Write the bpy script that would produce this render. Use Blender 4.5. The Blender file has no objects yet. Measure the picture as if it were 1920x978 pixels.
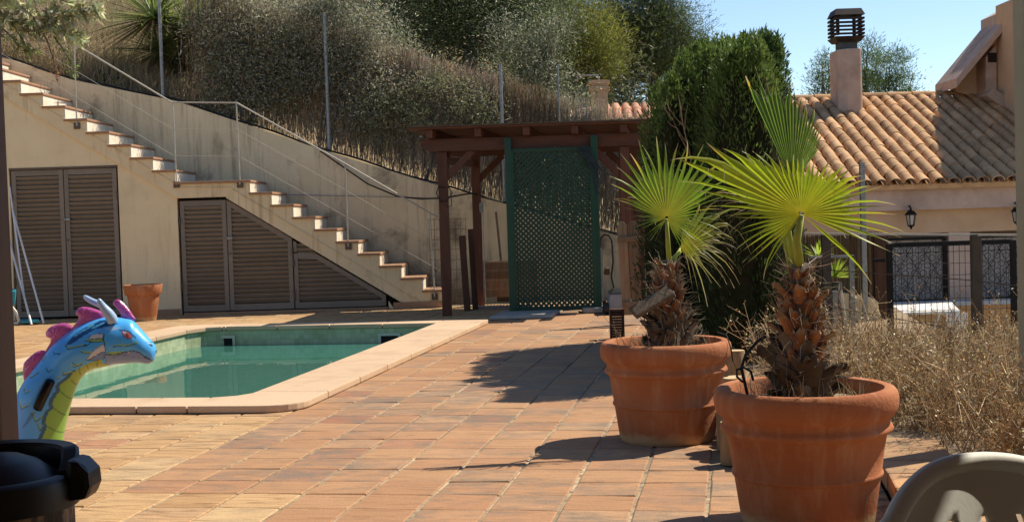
import bpy, bmesh, math, random
import numpy as np
from mathutils import Vector, Matrix, noise as mnoise

# ------------------------------------------------------------------ camera, sky, sun, exposure
scene = bpy.context.scene
EYE = np.array([0.0, 0.0, 1.22])
FPX, PITCH, ROLL = 2450.0, math.atan(85 / 2450), 0.031
_f = np.array([0, math.cos(PITCH), -math.sin(PITCH)])
_r0 = np.array([1.0, 0, 0]); _u0 = np.array([0, math.sin(PITCH), math.cos(PITCH)])
_r = _r0 * math.cos(ROLL) - _u0 * math.sin(ROLL)
_u = _u0 * math.cos(ROLL) + _r0 * math.sin(ROLL)
cam_data = bpy.data.cameras.new('camera')
cam_data.sensor_width = 36.0
cam_data.lens = FPX / 1920 * 36.0
cam_data.clip_start = 0.05
cam_data.clip_end = 2000
cam = bpy.data.objects.new('camera', cam_data)
scene.collection.objects.link(cam)
M3 = Matrix((( _r[0], _u[0], -_f[0]), (_r[1], _u[1], -_f[1]), (_r[2], _u[2], -_f[2])))
cam.matrix_world = Matrix.Translation(EYE) @ M3.to_4x4()
scene.camera = cam

SUN_EL = math.radians(50.0)
SUN_AZ = math.radians(60.3)                     # from +Y towards +X
world = bpy.data.worlds.new('World'); scene.world = world
world.use_nodes = True
wn = world.node_tree.nodes; wl = world.node_tree.links
for n in list(wn): wn.remove(n)
sky = wn.new('ShaderNodeTexSky'); sky.sky_type = 'NISHITA'; sky.sun_disc = False
sky.sun_elevation = SUN_EL; sky.sun_rotation = SUN_AZ
sky.altitude = 1200; sky.air_density = 1.0; sky.dust_density = 0.1; sky.ozone_density = 2.0
bg = wn.new('ShaderNodeBackground'); bg.inputs['Strength'].default_value = 0.115
wo = wn.new('ShaderNodeOutputWorld')
wl.new(sky.outputs[0], bg.inputs[0]); wl.new(bg.outputs[0], wo.inputs[0])

sun_data = bpy.data.lights.new('sun', 'SUN')
sun_data.energy = 5.0; sun_data.angle = math.radians(0.5); sun_data.color = (1.0, 0.915, 0.78)
sun = bpy.data.objects.new('sun', sun_data); scene.collection.objects.link(sun)
TO_SUN = Vector((math.sin(SUN_AZ) * math.cos(SUN_EL), math.cos(SUN_AZ) * math.cos(SUN_EL), math.sin(SUN_EL)))
sun.rotation_euler = TO_SUN.to_track_quat('Z', 'Y').to_euler()
sun.location = (20, 12, 30)
scene.view_settings.view_transform = 'Standard'
scene.view_settings.look = 'None'
scene.view_settings.exposure = 0.45
scene.view_settings.gamma = 1.0
scene.render.engine = 'CYCLES'
scene.cycles.max_bounces = 8
scene.cycles.transparent_max_bounces = 16
scene.cycles.caustics_reflective = False
scene.cycles.caustics_refractive = False

COL = scene.collection
RNG = random.Random(7)
NR = np.random.default_rng(11)
PI = math.pi

# ------------------------------------------------------------------ helpers
def at(px, py, Y):
    """point in the scene that lies Y metres down the garden in the direction of a photo pixel"""
    d = _f + _r * (px - 960) / FPX - _u * (py - 489) / FPX
    return Vector(EYE + d * (Y / d[1]))

TA = math.radians(9.8)                           # the paving grid is turned 9.8 degrees
UX, UY = math.sin(TA), math.cos(TA)              # along the pool
OX, OY = -1.382, 8.78
def pv(a, b, z=0.0):
    """paving frame: a across (right), b along the pool (away)"""
    return Vector((OX + a * UY + b * UX, OY - a * UX + b * UY, z))

def tag(o, label=None, cat=None, group=None, kind=None):
    if label: o['label'] = label
    if cat: o['category'] = cat
    if group: o['group'] = group
    if kind: o['kind'] = kind
    return o

def empty(name, loc=(0, 0, 0), rz=0.0):
    o = bpy.data.objects.new(name, None); COL.objects.link(o)
    o.location = loc; o.rotation_euler = (0, 0, rz); o.empty_display_size = 0.1
    return o

def link(name, me, mat=None, parent=None, smooth=False):
    o = bpy.data.objects.new(name, me); COL.objects.link(o)
    if mat is not None:
        if not me.materials: me.materials.append(mat)
    if parent is not None: o.parent = parent
    if smooth:
        me.polygons.foreach_set('use_smooth', [True] * len(me.polygons))
    return o

class MB:
    def __init__(s): s.v = []; s.f = []; s.c = []
    def add(s, vs, fs, col=None):
        n = len(s.v); s.v += [tuple(p) for p in vs]; s.f += [tuple(i + n for i in f) for f in fs]
        s.c += [col] * len(vs)
        return s
    def box(s, c, d, rz=0.0, col=None, M=None):
        x, y, z = d[0] / 2, d[1] / 2, d[2] / 2
        P = [Vector(q) for q in ((-x,-y,-z),(x,-y,-z),(x,y,-z),(-x,y,-z),(-x,-y,z),(x,-y,z),(x,y,z),(-x,y,z))]
        if M is None: M = Matrix.Rotation(rz, 3, 'Z')
        P = [M @ q + Vector(c) for q in P]
        return s.hexa(P, col)
    def hexa(s, P, col=None):
        return s.add(P, [(0,3,2,1),(4,5,6,7),(0,1,5,4),(1,2,6,5),(2,3,7,6),(3,0,4,7)], col)
    def bar(s, a, b, w, h, up=(0, 0, 1), col=None):
        a = Vector(a); b = Vector(b); d = (b - a).normalized(); up = Vector(up)
        sd = d.cross(up)
        if sd.length < 1e-4: sd = d.cross(Vector((0, 1, 0)))
        sd.normalize(); uu = sd.cross(d)
        o = []
        for p in (a, b):
            o += [p - sd*w/2 - uu*h/2, p + sd*w/2 - uu*h/2, p + sd*w/2 + uu*h/2, p - sd*w/2 + uu*h/2]
        return s.hexa([o[0], o[1], o[5], o[4], o[3], o[2], o[6], o[7]], col)
    def tube(s, path, rad, n=8, cap=True, col=None):
        path = [Vector(p) for p in path]
        if not hasattr(rad, '__len__'): rad = [rad] * len(path)
        vs = []; fs = []
        ref = None
        for i, p in enumerate(path):
            t = (path[min(i+1, len(path)-1)] - path[max(i-1, 0)])
            t.normalize()
            if ref is None:
                ref = Vector((0, 0, 1)) if abs(t.z) < 0.9 else Vector((1, 0, 0))
            x = t.cross(ref); x.normalize(); y = x.cross(t); ref = y
            for k in range(n):
                a = 2 * PI * k / n
                vs.append(p + (x * math.cos(a) + y * math.sin(a)) * rad[i])
        for i in range(len(path) - 1):
            for k in range(n):
                k2 = (k + 1) % n
                fs.append((i*n+k, i*n+k2, (i+1)*n+k2, (i+1)*n+k))
        if cap:
            fs.append(tuple(range(n - 1, -1, -1))); fs.append(tuple((len(path)-1)*n + k for k in range(n)))
        return s.add(vs, fs, col)
    def lathe(s, prof, n=48, c=(0, 0, 0), wob=0.0, col=None):
        vs = []; fs = []
        for (r, z) in prof:
            for k in range(n):
                a = 2 * PI * k / n
                rr = r * (1 + wob * math.sin(3 * a + z * 5))
                vs.append((c[0] + rr * math.cos(a), c[1] + rr * math.sin(a), c[2] + z))
        for i in range(len(prof) - 1):
            for k in range(n):
                k2 = (k + 1) % n
                fs.append((i*n+k, i*n+k2, (i+1)*n+k2, (i+1)*n+k))
        return s.add(vs, fs, col)
    def prism(s, poly, axis, lo, hi, col=None):
        """2-D polygon (counter-clockwise) pushed along an axis"""
        def mk(p, h):
            return (p[0], p[1], h) if axis == 'z' else ((p[0], h, p[1]) if axis == 'y' else (h, p[0], p[1]))
        n = len(poly)
        vs = [mk(p, lo) for p in poly] + [mk(p, hi) for p in poly]
        fs = [tuple(range(n - 1, -1, -1)), tuple(range(n, 2 * n))]
        fs += [(i, (i+1) % n, n + (i+1) % n, n + i) for i in range(n)]
        return s.add(vs, fs, col)
    def mesh(s, name):
        me = bpy.data.meshes.new(name)
        me.from_pydata(s.v, [], s.f)
        if any(c is not None for c in s.c):
            ca = me.color_attributes.new('Col', 'FLOAT_COLOR', 'POINT')
            arr = np.ones((len(s.v), 4), np.float32)
            for i, c in enumerate(s.c):
                if c is not None: arr[i, :3] = c
            ca.data.foreach_set('color', arr.ravel())
        bm = bmesh.new(); bm.from_mesh(me)
        bmesh.ops.recalc_face_normals(bm, faces=bm.faces)
        bm.to_mesh(me); bm.free()
        return me
    def build(s, name, mat, parent=None, smooth=False, bevel=0.0, auto=None):
        me = s.mesh(name)
        if bevel:
            bm = bmesh.new(); bm.from_mesh(me)
            ed = [e for e in bm.edges if len(e.link_faces) == 2 and e.calc_face_angle(0) > 0.6]
            bmesh.ops.bevel(bm, geom=ed, offset=bevel, segments=2, profile=0.6, affect='EDGES', clamp_overlap=True)
            bm.to_mesh(me); bm.free()
        o = link(name, me, mat, parent, smooth)
        if auto:
            me.polygons.foreach_set('use_smooth', [True] * len(me.polygons))
            me.set_sharp_from_angle(angle=auto)
        return o

def fast_mesh(name, V, Fc, cols=None, smooth=False):
    """numpy mesh: V (n,3), Fc (m,k) faces all of k corners"""
    V = np.asarray(V, np.float32); Fc = np.asarray(Fc, np.int32)
    me = bpy.data.meshes.new(name)
    me.vertices.add(len(V)); me.vertices.foreach_set('co', V.ravel())
    k = Fc.shape[1]
    me.loops.add(Fc.size); me.loops.foreach_set('vertex_index', Fc.ravel())
    me.polygons.add(len(Fc))
    me.polygons.foreach_set('loop_start', np.arange(0, Fc.size, k, dtype=np.int32))
    me.polygons.foreach_set('loop_total', np.full(len(Fc), k, np.int32))
    if cols is not None:
        ca = me.color_attributes.new('Col', 'FLOAT_COLOR', 'POINT')
        arr = np.ones((len(V), 4), np.float32); arr[:, :3] = cols
        ca.data.foreach_set('color', arr.ravel())
    me.update(calc_edges=True)
    if smooth: me.polygons.foreach_set('use_smooth', np.ones(len(Fc), bool))
    return me

def unit(a):
    return a / np.maximum(np.linalg.norm(a, axis=1, keepdims=True), 1e-9)

def leaves(P, D, L, W, col, fold=0.0, rng=NR):
    """pointed leaves: base P, direction D, length L, width W, colour col -> V,F,C (rhombus quads)"""
    n = len(P); D = unit(D)
    S = unit(np.cross(D, rng.normal(size=(n, 3))))
    L = np.broadcast_to(np.asarray(L, float).reshape(-1, 1), (n, 1)); W = np.broadcast_to(np.asarray(W, float).reshape(-1, 1), (n, 1))
    N = np.cross(D, S)
    V = np.empty((n, 4, 3))
    V[:, 0] = P; V[:, 1] = P + D * L * .45 + S * W * .5 + N * fold * W
    V[:, 2] = P + D * L; V[:, 3] = P + D * L * .45 - S * W * .5 + N * fold * W
    Fc = np.arange(n * 4).reshape(n, 4)
    C = np.repeat(np.broadcast_to(col, (n, 3)), 4, axis=0)
    return V.reshape(-1, 3), Fc, C

def sticks(A, B, ra, rb, col, bend=None):
    """three-sided thin sticks from A to B (optionally bowed by bend at the middle)"""
    n = len(A); D = unit(B - A)
    X = unit(np.cross(D, np.broadcast_to([0.31, 0.77, 0.2], D.shape))); Yv = np.cross(D, X)
    rings = []
    pts = [(A, ra), (B, rb)] if bend is None else [(A, ra), ((A + B) / 2 + bend, (np.asarray(ra) + np.asarray(rb)) / 2), (B, rb)]
    for (p, rr) in pts:
        rr = np.broadcast_to(np.asarray(rr, float).reshape(-1, 1), (n, 1))
        for k in range(3):
            a = 2 * PI * k / 3
            rings.append(p + (X * math.cos(a) + Yv * math.sin(a)) * rr)
    m = len(rings)
    V = np.stack(rings, 1)
    fl = []
    for s_ in range(m // 3 - 1):
        for k in range(3):
            k2 = (k + 1) % 3
            fl.append([s_*3+k, s_*3+k2, s_*3+3+k2, s_*3+3+k])
    fl = np.array(fl)
    Fc = (np.arange(n)[:, None, None] * m + fl[None]).reshape(-1, 4)
    C = np.repeat(np.broadcast_to(col, (n, 3)), m, axis=0)
    return V.reshape(-1, 3), Fc, C

def joinvf(parts):
    V = []; Fc = []; C = []; o = 0
    for (v, f, c) in parts:
        V.append(v); Fc.append(f + o); C.append(c); o += len(v)
    return np.concatenate(V), np.concatenate(Fc), np.concatenate(C)

def jit(base, n, amt=0.25, hue=0.08, rng=NR):
    b = np.asarray(base, float)
    k = np.exp(rng.normal(0, amt, (n, 1)))
    h = 1 + rng.normal(0, hue, (n, 3))
    return np.clip(b * k * h, 0.002, 0.95)

# ------------------------------------------------------------------ materials (all procedural)
def nt(m): return m.node_tree.nodes, m.node_tree.links
def ramp(nodes, stops):
    r = nodes.new('ShaderNodeValToRGB')
    e = r.color_ramp.elements
    while len(e) < len(stops): e.new(0.5)
    for i, (p, c) in enumerate(stops):
        e[i].position = p; e[i].color = (*c, 1) if len(c) == 3 else c
    return r
def mixrgb(nodes, links, a, b, fac, mode='MIX'):
    m = nodes.new('ShaderNodeMix'); m.data_type = 'RGBA'; m.blend_type = mode
    for sock, v in ((m.inputs[0], fac), (m.inputs[6], a), (m.inputs[7], b)):
        if hasattr(v, 'links') or hasattr(v, 'is_output'): links.new(v, sock)
        elif isinstance(v, (int, float)): sock.default_value = v
        else: sock.default_value = (*v, 1)
    return m.outputs[2]
def noise_tex(nodes, links, vec, scale, detail=4, rough=0.6, dist=0.0):
    n = nodes.new('ShaderNodeTexNoise'); n.inputs['Scale'].default_value = scale
    n.inputs['Detail'].default_value = detail; n.inputs['Roughness'].default_value = rough
    n.inputs['Distortion'].default_value = dist
    links.new(vec, n.inputs['Vector']); return n.outputs['Fac']
def coords(nodes, links, kind='pos', stretch=(1, 1, 1), rot=(0, 0, 0)):
    if kind == 'pos':
        g = nodes.new('ShaderNodeNewGeometry'); src = g.outputs['Position']
    else:
        g = nodes.new('ShaderNodeTexCoord'); src = g.outputs['Object']
    mp = nodes.new('ShaderNodeMapping'); mp.inputs['Scale'].default_value = stretch; mp.inputs['Rotation'].default_value = rot
    links.new(src, mp.inputs['Vector']); return mp.outputs[0]

def mat(name, c1, c2=None, scale=4.0, lo=0.35, hi=0.65, rough=0.8, bump=0.0, bscale=40.0, spec=0.3, metal=0.0,
        dirt=None, dscale=1.5, dlo=0.55, dhi=0.75, kind='pos', stretch=(1, 1, 1), rot=(0, 0, 0), objvar=0.0, detail=5,
        coat=0.0, transl=0.0, attr=None, streak=None, slo=.54, shi=.72):
    m = bpy.data.materials.new(name); m.use_nodes = True
    nodes, links = nt(m); b = nodes['Principled BSDF']; out = nodes['Material Output']
    vec = coords(nodes, links, kind, stretch, rot)
    c2 = c2 or c1
    f = noise_tex(nodes, links, vec, scale, detail)
    r = ramp(nodes, [(lo, c1), (hi, c2)]); links.new(f, r.inputs[0])
    col = r.outputs[0]
    if attr:
        a = nodes.new('ShaderNodeAttribute'); a.attribute_name = attr
        col = mixrgb(nodes, links, a.outputs['Color'], col, 1.0, 'MULTIPLY')
    if dirt:
        v2 = coords(nodes, links, kind)
        f2 = noise_tex(nodes, links, v2, dscale, 6, 0.65, 0.3)
        r2 = ramp(nodes, [(dlo, (0, 0, 0)), (dhi, (1, 1, 1))]); links.new(f2, r2.inputs[0])
        col = mixrgb(nodes, links, col, dirt, r2.outputs[0])
    if streak:
        v3 = coords(nodes, links, kind, (7, 7, .55))
        f3 = noise_tex(nodes, links, v3, 1.3, 7, .7)
        r3 = ramp(nodes, [(slo, (0, 0, 0)), (shi, (.75, .75, .75))]); links.new(f3, r3.inputs[0])
        col = mixrgb(nodes, links, col, streak, r3.outputs[0])
    if objvar:
        oi = nodes.new('ShaderNodeObjectInfo')
        hv = nodes.new('ShaderNodeHueSaturation')
        mr = nodes.new('ShaderNodeMapRange'); mr.inputs[3].default_value = 1 - objvar; mr.inputs[4].default_value = 1 + objvar
        links.new(oi.outputs['Random'], mr.inputs[0]); links.new(mr.outputs[0], hv.inputs['Value']); links.new(col, hv.inputs['Color'])
        col = hv.outputs[0]
    links.new(col, b.inputs['Base Color'])
    b.inputs['Roughness'].default_value = rough
    b.inputs['Specular IOR Level'].default_value = spec
    b.inputs['Metallic'].default_value = metal
    b.inputs['Coat Weight'].default_value = coat
    if bump:
        vb = coords(nodes, links, kind, stretch, rot)
        fb = noise_tex(nodes, links, vb, bscale, 6, 0.65)
        bp = nodes.new('ShaderNodeBump'); bp.inputs['Strength'].default_value = bump; bp.inputs['Distance'].default_value = 0.01
        links.new(fb, bp.inputs['Height']); links.new(bp.outputs[0], b.inputs['Normal'])
    if transl:
        t = nodes.new('ShaderNodeBsdfTranslucent'); links.new(col, t.inputs[0])
        mx = nodes.new('ShaderNodeMixShader'); mx.inputs[0].default_value = transl
        links.new(b.outputs[0], mx.inputs[1]); links.new(t.outputs[0], mx.inputs[2]); links.new(mx.outputs[0], out.inputs[0])
    return m

M = {}
M['plaster'] = mat('plaster', (.80, .63, .375), (.86, .69, .425), 3, .3, .7, .9, .25, 90, .15, dirt=(.64, .50, .32), dscale=1.1, dlo=.55, dhi=.8, streak=(.58, .45, .28))
M['plaster_stringer'] = mat('plaster_stringer', (.74, .57, .335), (.82, .65, .40), 4, .3, .7, .9, .3, 70, .15, dirt=(.33, .21, .10), dscale=2.2, dlo=.58, dhi=.75, streak=(.36, .24, .12))
M['plaster_old'] = mat('plaster_old', (.71, .57, .35), (.81, .66, .425), 2.2, .3, .7, .92, .45, 50, .12, dirt=(.17, .125, .085), dscale=1.3, dlo=.55, dhi=.72, streak=(.30, .23, .15), slo=.5, shi=.72)
M['riser'] = mat('riser', (.76, .70, .57), (.66, .58, .45), 6, .4, .7, .7, .2, 60, .2, dirt=(.45, .33, .2), dscale=5, dlo=.62, dhi=.8)
M['tread'] = mat('tread', (.40, .235, .14), (.33, .18, .10), 12, .3, .7, .75, .2, 80, .3)
M['louvre'] = mat('louvre_paint', (.20, .16, .122), (.235, .19, .145), 9, .3, .7, .55, .08, 120, .35, objvar=.08)
M['shade_black'] = mat('shade_black', (.02, .017, .014), rough=.95)  # near-black colour standing for the shade in hollows
M['hinge'] = mat('hinge_steel', (.10, .08, .07), (.16, .10, .06), 40, rough=.5, metal=.6)
M['galv'] = mat('galvanised_steel', (.33, .33, .32), (.22, .22, .21), 25, .35, .65, .5, .05, 80, .5, .7)
M['rail'] = mat('rail_steel', (.42, .38, .31), (.50, .46, .38), 30, .35, .65, .45, .05, 80, .5, .15)
M['pergola'] = mat('pergola_wood', (.080, .026, .013), (.13, .046, .022), 3, .3, .7, .55, .25, 20, .35, stretch=(6, 6, 1.2), objvar=.2)
M['pergola_h'] = mat('pergola_wood_level', (.085, .028, .014), (.14, .05, .024), 3, .3, .7, .55, .25, 20, .35, stretch=(1.2, 6, 6), objvar=.2)
M['roof_sheet'] = mat('roof_sheet', (.12, .075, .045), (.075, .045, .03), 6, rough=.7, bump=.2)
M['greywood'] = mat('weathered_wood', (.30, .21, .13), (.19, .12, .07), 3, .3, .7, .85, .5, 14, .15, stretch=(10, 10, 1.0), objvar=.2, dirt=(.33, .15, .06), dscale=3, dlo=.55, dhi=.7)
M['darkwood'] = mat('dark_wood', (.075, .035, .022), (.11, .055, .033), 3, .3, .7, .8, .4, 16, .2, stretch=(8, 8, 1.0), objvar=.25)
M['porchwood'] = mat('porch_post_wood', (.105, .058, .034), (.16, .095, .056), 4, .25, .75, .6, .25, 18, .3, stretch=(12, 12, .9))
M['greenpaint'] = mat('green_lattice', (.012, .042, .023), (.015, .052, .029), 8, rough=.5, bump=.05, spec=.4)
M['greenpost'] = mat('green_post', (.009, .050, .028), (.011, .058, .033), 8, rough=.4, bump=.05, spec=.4)
M['terracotta'] = None
M['coping'] = mat('coping_stone', (.54, .375, .235), (.60, .43, .28), 60, .35, .65, .85, .25, 160, .2, dirt=(.42, .275, .17), dscale=3.0, dlo=.5, dhi=.8, objvar=.06)
M['mortar'] = mat('mortar', (.50, .385, .235), (.24, .185, .12), .9, .40, .60, rough=.95, bump=.4, bscale=90, dirt=(.17, .13, .085), dscale=14, dlo=.48, dhi=.62)
M['concrete'] = mat('concrete', (.30, .27, .23), (.38, .35, .30), 8, rough=.9, bump=.3)
M['blackplastic'] = mat('black_plastic', (.010, .010, .011), (.014, .014, .015), 30, rough=.42, bump=.06, bscale=260, spec=.4)
M['whiteplastic'] = mat('white_plastic', (.66, .65, .58), (.70, .69, .62), 6, rough=.6, bump=.05, bscale=160, spec=.25, dirt=(.50, .47, .40), dscale=9, dlo=.6, dhi=.8, transl=.0)
M['sagewall'] = mat('sage_pillar_paint', (.30, .285, .19), (.34, .32, .22), 5, rough=.85, bump=.2, bscale=70)
M['peach'] = mat('peach_render', (.56, .36, .21), (.63, .42, .26), 3, rough=.92, bump=.35, bscale=60, dirt=(.48, .31, .2), dscale=1.5, dlo=.5, dhi=.8)
M['pinkrender'] = mat('pink_render', (.52, .37, .29), (.58, .42, .33), 3, rough=.92, bump=.4, bscale=50, dirt=(.33, .23, .18), dscale=1.2, dlo=.55, dhi=.8)
M['chimney'] = mat('chimney_render', (.47, .33, .25), (.55, .40, .31), 6, rough=.92, bump=.5, bscale=60, dirt=(.26, .19, .15), dscale=1.8, dlo=.52, dhi=.75)
M['rooftile'] = mat('roof_tile', (.40, .225, .105), (.55, .34, .18), 7, .3, .7, .85, .3, 70, .2, objvar=.22, dirt=(.20, .14, .09), dscale=5, dlo=.58, dhi=.75)
M['rooftile_red'] = mat('red_roof_tile', (.50, .24, .14), (.62, .34, .22), 9, rough=.85, bump=.3, objvar=.2)
M['cowl'] = mat('rusty_cowl', (.022, .015, .013), (.042, .026, .020), 12, rough=.6, bump=.15, spec=.3, metal=.2)
M['lead'] = mat('grey_flue', (.07, .07, .068), (.10, .10, .095), 10, rough=.6)
M['iron'] = mat('black_iron', (.010, .0095, .009), (.018, .017, .016), 20, rough=.7, spec=.2)
M['postbrown'] = mat('brown_post', (.065, .048, .034), (.085, .064, .046), 12, rough=.6, bump=.1)
M['shutter'] = mat('grey_shutter', (.32, .28, .255), (.36, .315, .285), 5, rough=.7)
M['amber'] = mat('lamp_glass', (.45, .40, .33), (.5, .45, .38), 5, rough=.25, spec=.5)
M['orange'] = mat('orange_band', (.52, .27, .10), (.58, .31, .13), 4, rough=.85, bump=.2)
M['slab'] = mat('slab_edge', (.42, .42, .42), (.5, .5, .48), 8, rough=.8)
M['cable'] = mat('black_cable', (.012, .012, .012), rough=.5)
M['hose'] = mat('dark_hose', (.02, .03, .035), rough=.45)
M['whitepaint'] = mat('white_enamel', (.72, .72, .70), (.66, .66, .63), 8, rough=.4)
M['teal'] = mat('teal_plastic', (.02, .22, .28), (.03, .27, .33), 8, rough=.45)
M['greyplastic'] = mat('grey_plastic', (.20, .20, .19), (.25, .25, .24), 8, rough=.5)
M['cream'] = mat('cream_plastic', (.62, .58, .48), (.55, .51, .42), 8, rough=.45)
M['leaf'] = mat('leaf', (1, 1, 1), rough=.5, spec=.3, transl=.42, attr='Col')
M['palmleaf'] = mat('palm_leaf', (1, 1, 1), (.88, .9, .85), 30, rough=.42, spec=.4, transl=.55, attr='Col')
M['twig'] = mat('twig', (1, 1, 1), rough=.85, spec=.1, transl=.12, attr='Col')
M['reed'] = mat('sunlit_brush', (1, 1, 1), rough=.8, spec=.15, transl=.5, attr='Col')  # twig copy passing more light, for screens meant to look sunlit
M['bark'] = mat('bark', (.11, .085, .065), (.19, .155, .125), 8, rough=.95, bump=.8, bscale=25, spec=.1, stretch=(3, 3, 1))
M['boot'] = mat('palm_boot', (1, 1, 1), (.6, .55, .5), 14, .3, .7, .8, .5, 60, .15, attr='Col', objvar=.35, kind='obj')
M['soil'] = mat('dry_soil', (.26, .19, .12), (.38, .29, .19), 40, rough=1, bump=.8, bscale=70, spec=.05)
M['hill'] = mat('dry_hillside', (.34, .26, .16), (.24, .19, .11), 3, rough=1, bump=1.0, bscale=12, spec=.05, dirt=(.14, .12, .06), dscale=.6, dlo=.5, dhi=.7)
M['cutlog'] = mat('cut_log_end', (.62, .46, .26), (.50, .35, .18), 12, rough=.85, bump=.3)
M['logside'] = mat('log_side', (.34, .22, .11), (.24, .15, .075), 5, rough=.9, bump=.5, stretch=(6, 6, 1))
M['blockstone'] = mat('edging_block', (.46, .27, .13), (.38, .22, .11), 5, rough=.9, bump=.5, bscale=30, objvar=.15, dirt=(.22, .15, .09), dscale=6, dlo=.52, dhi=.7)
M['cloth'] = mat('table_cloth', (.72, .70, .64), (.42, .16, .22), 16, .60, .64, .85)
# ------------------------------------------------------------------ special surface materials
def paving_material():
    m = bpy.data.materials.new('terracotta_paving'); m.use_nodes = True
    nodes, links = nt(m); b = nodes['Principled BSDF']
    geo = nodes.new('ShaderNodeNewGeometry')
    def dot(vec, off):
        d = nodes.new('ShaderNodeVectorMath'); d.operation = 'DOT_PRODUCT'; d.inputs[1].default_value = vec
        links.new(geo.outputs['Position'], d.inputs[0])
        a = nodes.new('ShaderNodeMath'); a.operation = 'ADD'; a.inputs[1].default_value = off
        links.new(d.outputs['Value'], a.inputs[0]); return a.outputs[0]
    A = dot((UY, -UX, 0), -(OX * UY - OY * UX)); B = dot((UX, UY, 0), -(OX * UX + OY * UY))
    def math_(op, x, y=None):
        n = nodes.new('ShaderNodeMath'); n.operation = op
        for i, q in enumerate((x, y)):
            if q is None: continue
            if isinstance(q, (int, float)): n.inputs[i].default_value = q
            else: links.new(q, n.inputs[i])
        return n.outputs[0]
    ia = math_('FLOOR', math_('DIVIDE', A, TW)); ib = math_('FLOOR', math_('DIVIDE', math_('SUBTRACT', B, TB0), TH))
    cx = nodes.new('ShaderNodeCombineXYZ'); links.new(ia, cx.inputs[0]); links.new(ib, cx.inputs[1])
    w = nodes.new('ShaderNodeTexWhiteNoise'); w.noise_dimensions = '3D'; links.new(cx.outputs[0], w.inputs['Vector'])
    sep = nodes.new('ShaderNodeSeparateColor'); links.new(w.outputs['Color'], sep.inputs[0])
    terr = ramp(nodes, [(0, (.385, .205, .102)), (.3, (.445, .25, .125)), (.6, (.405, .21, .105)), (.88, (.485, .29, .155)), (1, (.385, .16, .082))]); links.new(w.outputs['Value'], terr.inputs[0])
    yel = ramp(nodes, [(0, (.43, .25, .115)), (.3, (.52, .325, .155)), (.6, (.45, .27, .123)), (.85, (.56, .375, .19)), (1, (.46, .215, .105))]); links.new(w.outputs['Value'], yel.inputs[0])
    # the paler sandstone lies left of the pool's edge and, close by, a little further right
    near = math_('LESS_THAN', B, -2.82)
    lim = math_('MULTIPLY', near, .905)
    isy = math_('LESS_THAN', A, lim)
    # local streaks along the tile
    cb = nodes.new('ShaderNodeCombineXYZ'); links.new(math_('MULTIPLY', A, 2.2), cb.inputs[0]); links.new(math_('MULTIPLY', B, 16.0), cb.inputs[1])
    links.new(math_('MULTIPLY', w.outputs['Value'], 37.0), cb.inputs[2])
    st = noise_tex(nodes, links, cb.outputs[0], 1.6, 5, .6, 1.2)
    strk = ramp(nodes, [(.30, (.42, .36, .30)), (.48, (.95, .95, .95)), (.60, (1.05, 1.05, 1.05)), (.75, (1.28, 1.32, 1.36))]); links.new(st, strk.inputs[0])
    col = mixrgb(nodes, links, terr.outputs[0], yel.outputs[0], isy)
    fac = mixrgb(nodes, links, (.45, .45, .45), (.95, .95, .95), isy)
    col2 = mixrgb(nodes, links, col, strk.outputs[0], 1.0, 'MULTIPLY')
    col = mixrgb(nodes, links, col, col2, fac)
    # grey lichen stains: some tiles much more than others
    pos2 = nodes.new('ShaderNodeCombineXYZ'); links.new(math_('MULTIPLY', A, .55), pos2.inputs[0]); links.new(B, pos2.inputs[1]); links.new(sep.outputs[1], pos2.inputs[2])
    s1 = noise_tex(nodes, links, pos2.outputs[0], 9.0, 8, .72, .2)
    s2 = noise_tex(nodes, links, geo.outputs['Position'], .8, 3, .5)
    thr = math_('ADD', math_('MULTIPLY', sep.outputs[0], .22), math_('MULTIPLY', s2, .5))
    stf = math_('MULTIPLY', math_('SUBTRACT', math_('ADD', s1, thr), .815), 4.2)
    cl = nodes.new('ShaderNodeClamp'); links.new(stf, cl.inputs[0])
    stm = math_('MULTIPLY', cl.outputs[0], mixrgb(nodes, links, (.85, .85, .85), (.40, .40, .40), isy))
    col = mixrgb(nodes, links, col, (.20, .155, .11), stm)
    # fine speckle
    sp = noise_tex(nodes, links, geo.outputs['Position'], 120, 3, .6)
    spr = ramp(nodes, [(.3, (.68, .67, .66)), (.7, (1.16, 1.16, 1.16))]); links.new(sp, spr.inputs[0])
    col = mixrgb(nodes, links, col, spr.outputs[0], .7, 'MULTIPLY')
    links.new(col, b.inputs['Base Color'])
    b.inputs['Roughness'].default_value = .78; b.inputs['Specular IOR Level'].default_value = .22
    bp = nodes.new('ShaderNodeBump'); bp.inputs['Strength'].default_value = .35; bp.inputs['Distance'].default_value = .006
    hb = math_('ADD', math_('MULTIPLY', st, .8), math_('MULTIPLY', noise_tex(nodes, links, geo.outputs['Position'], 38, 6, .65), .8))
    links.new(hb, bp.inputs['Height']); links.new(bp.outputs[0], b.inputs['Normal'])
    return m
TW, TH, TB0 = .301, .283, -2.826
M['paving'] = paving_material()

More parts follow.
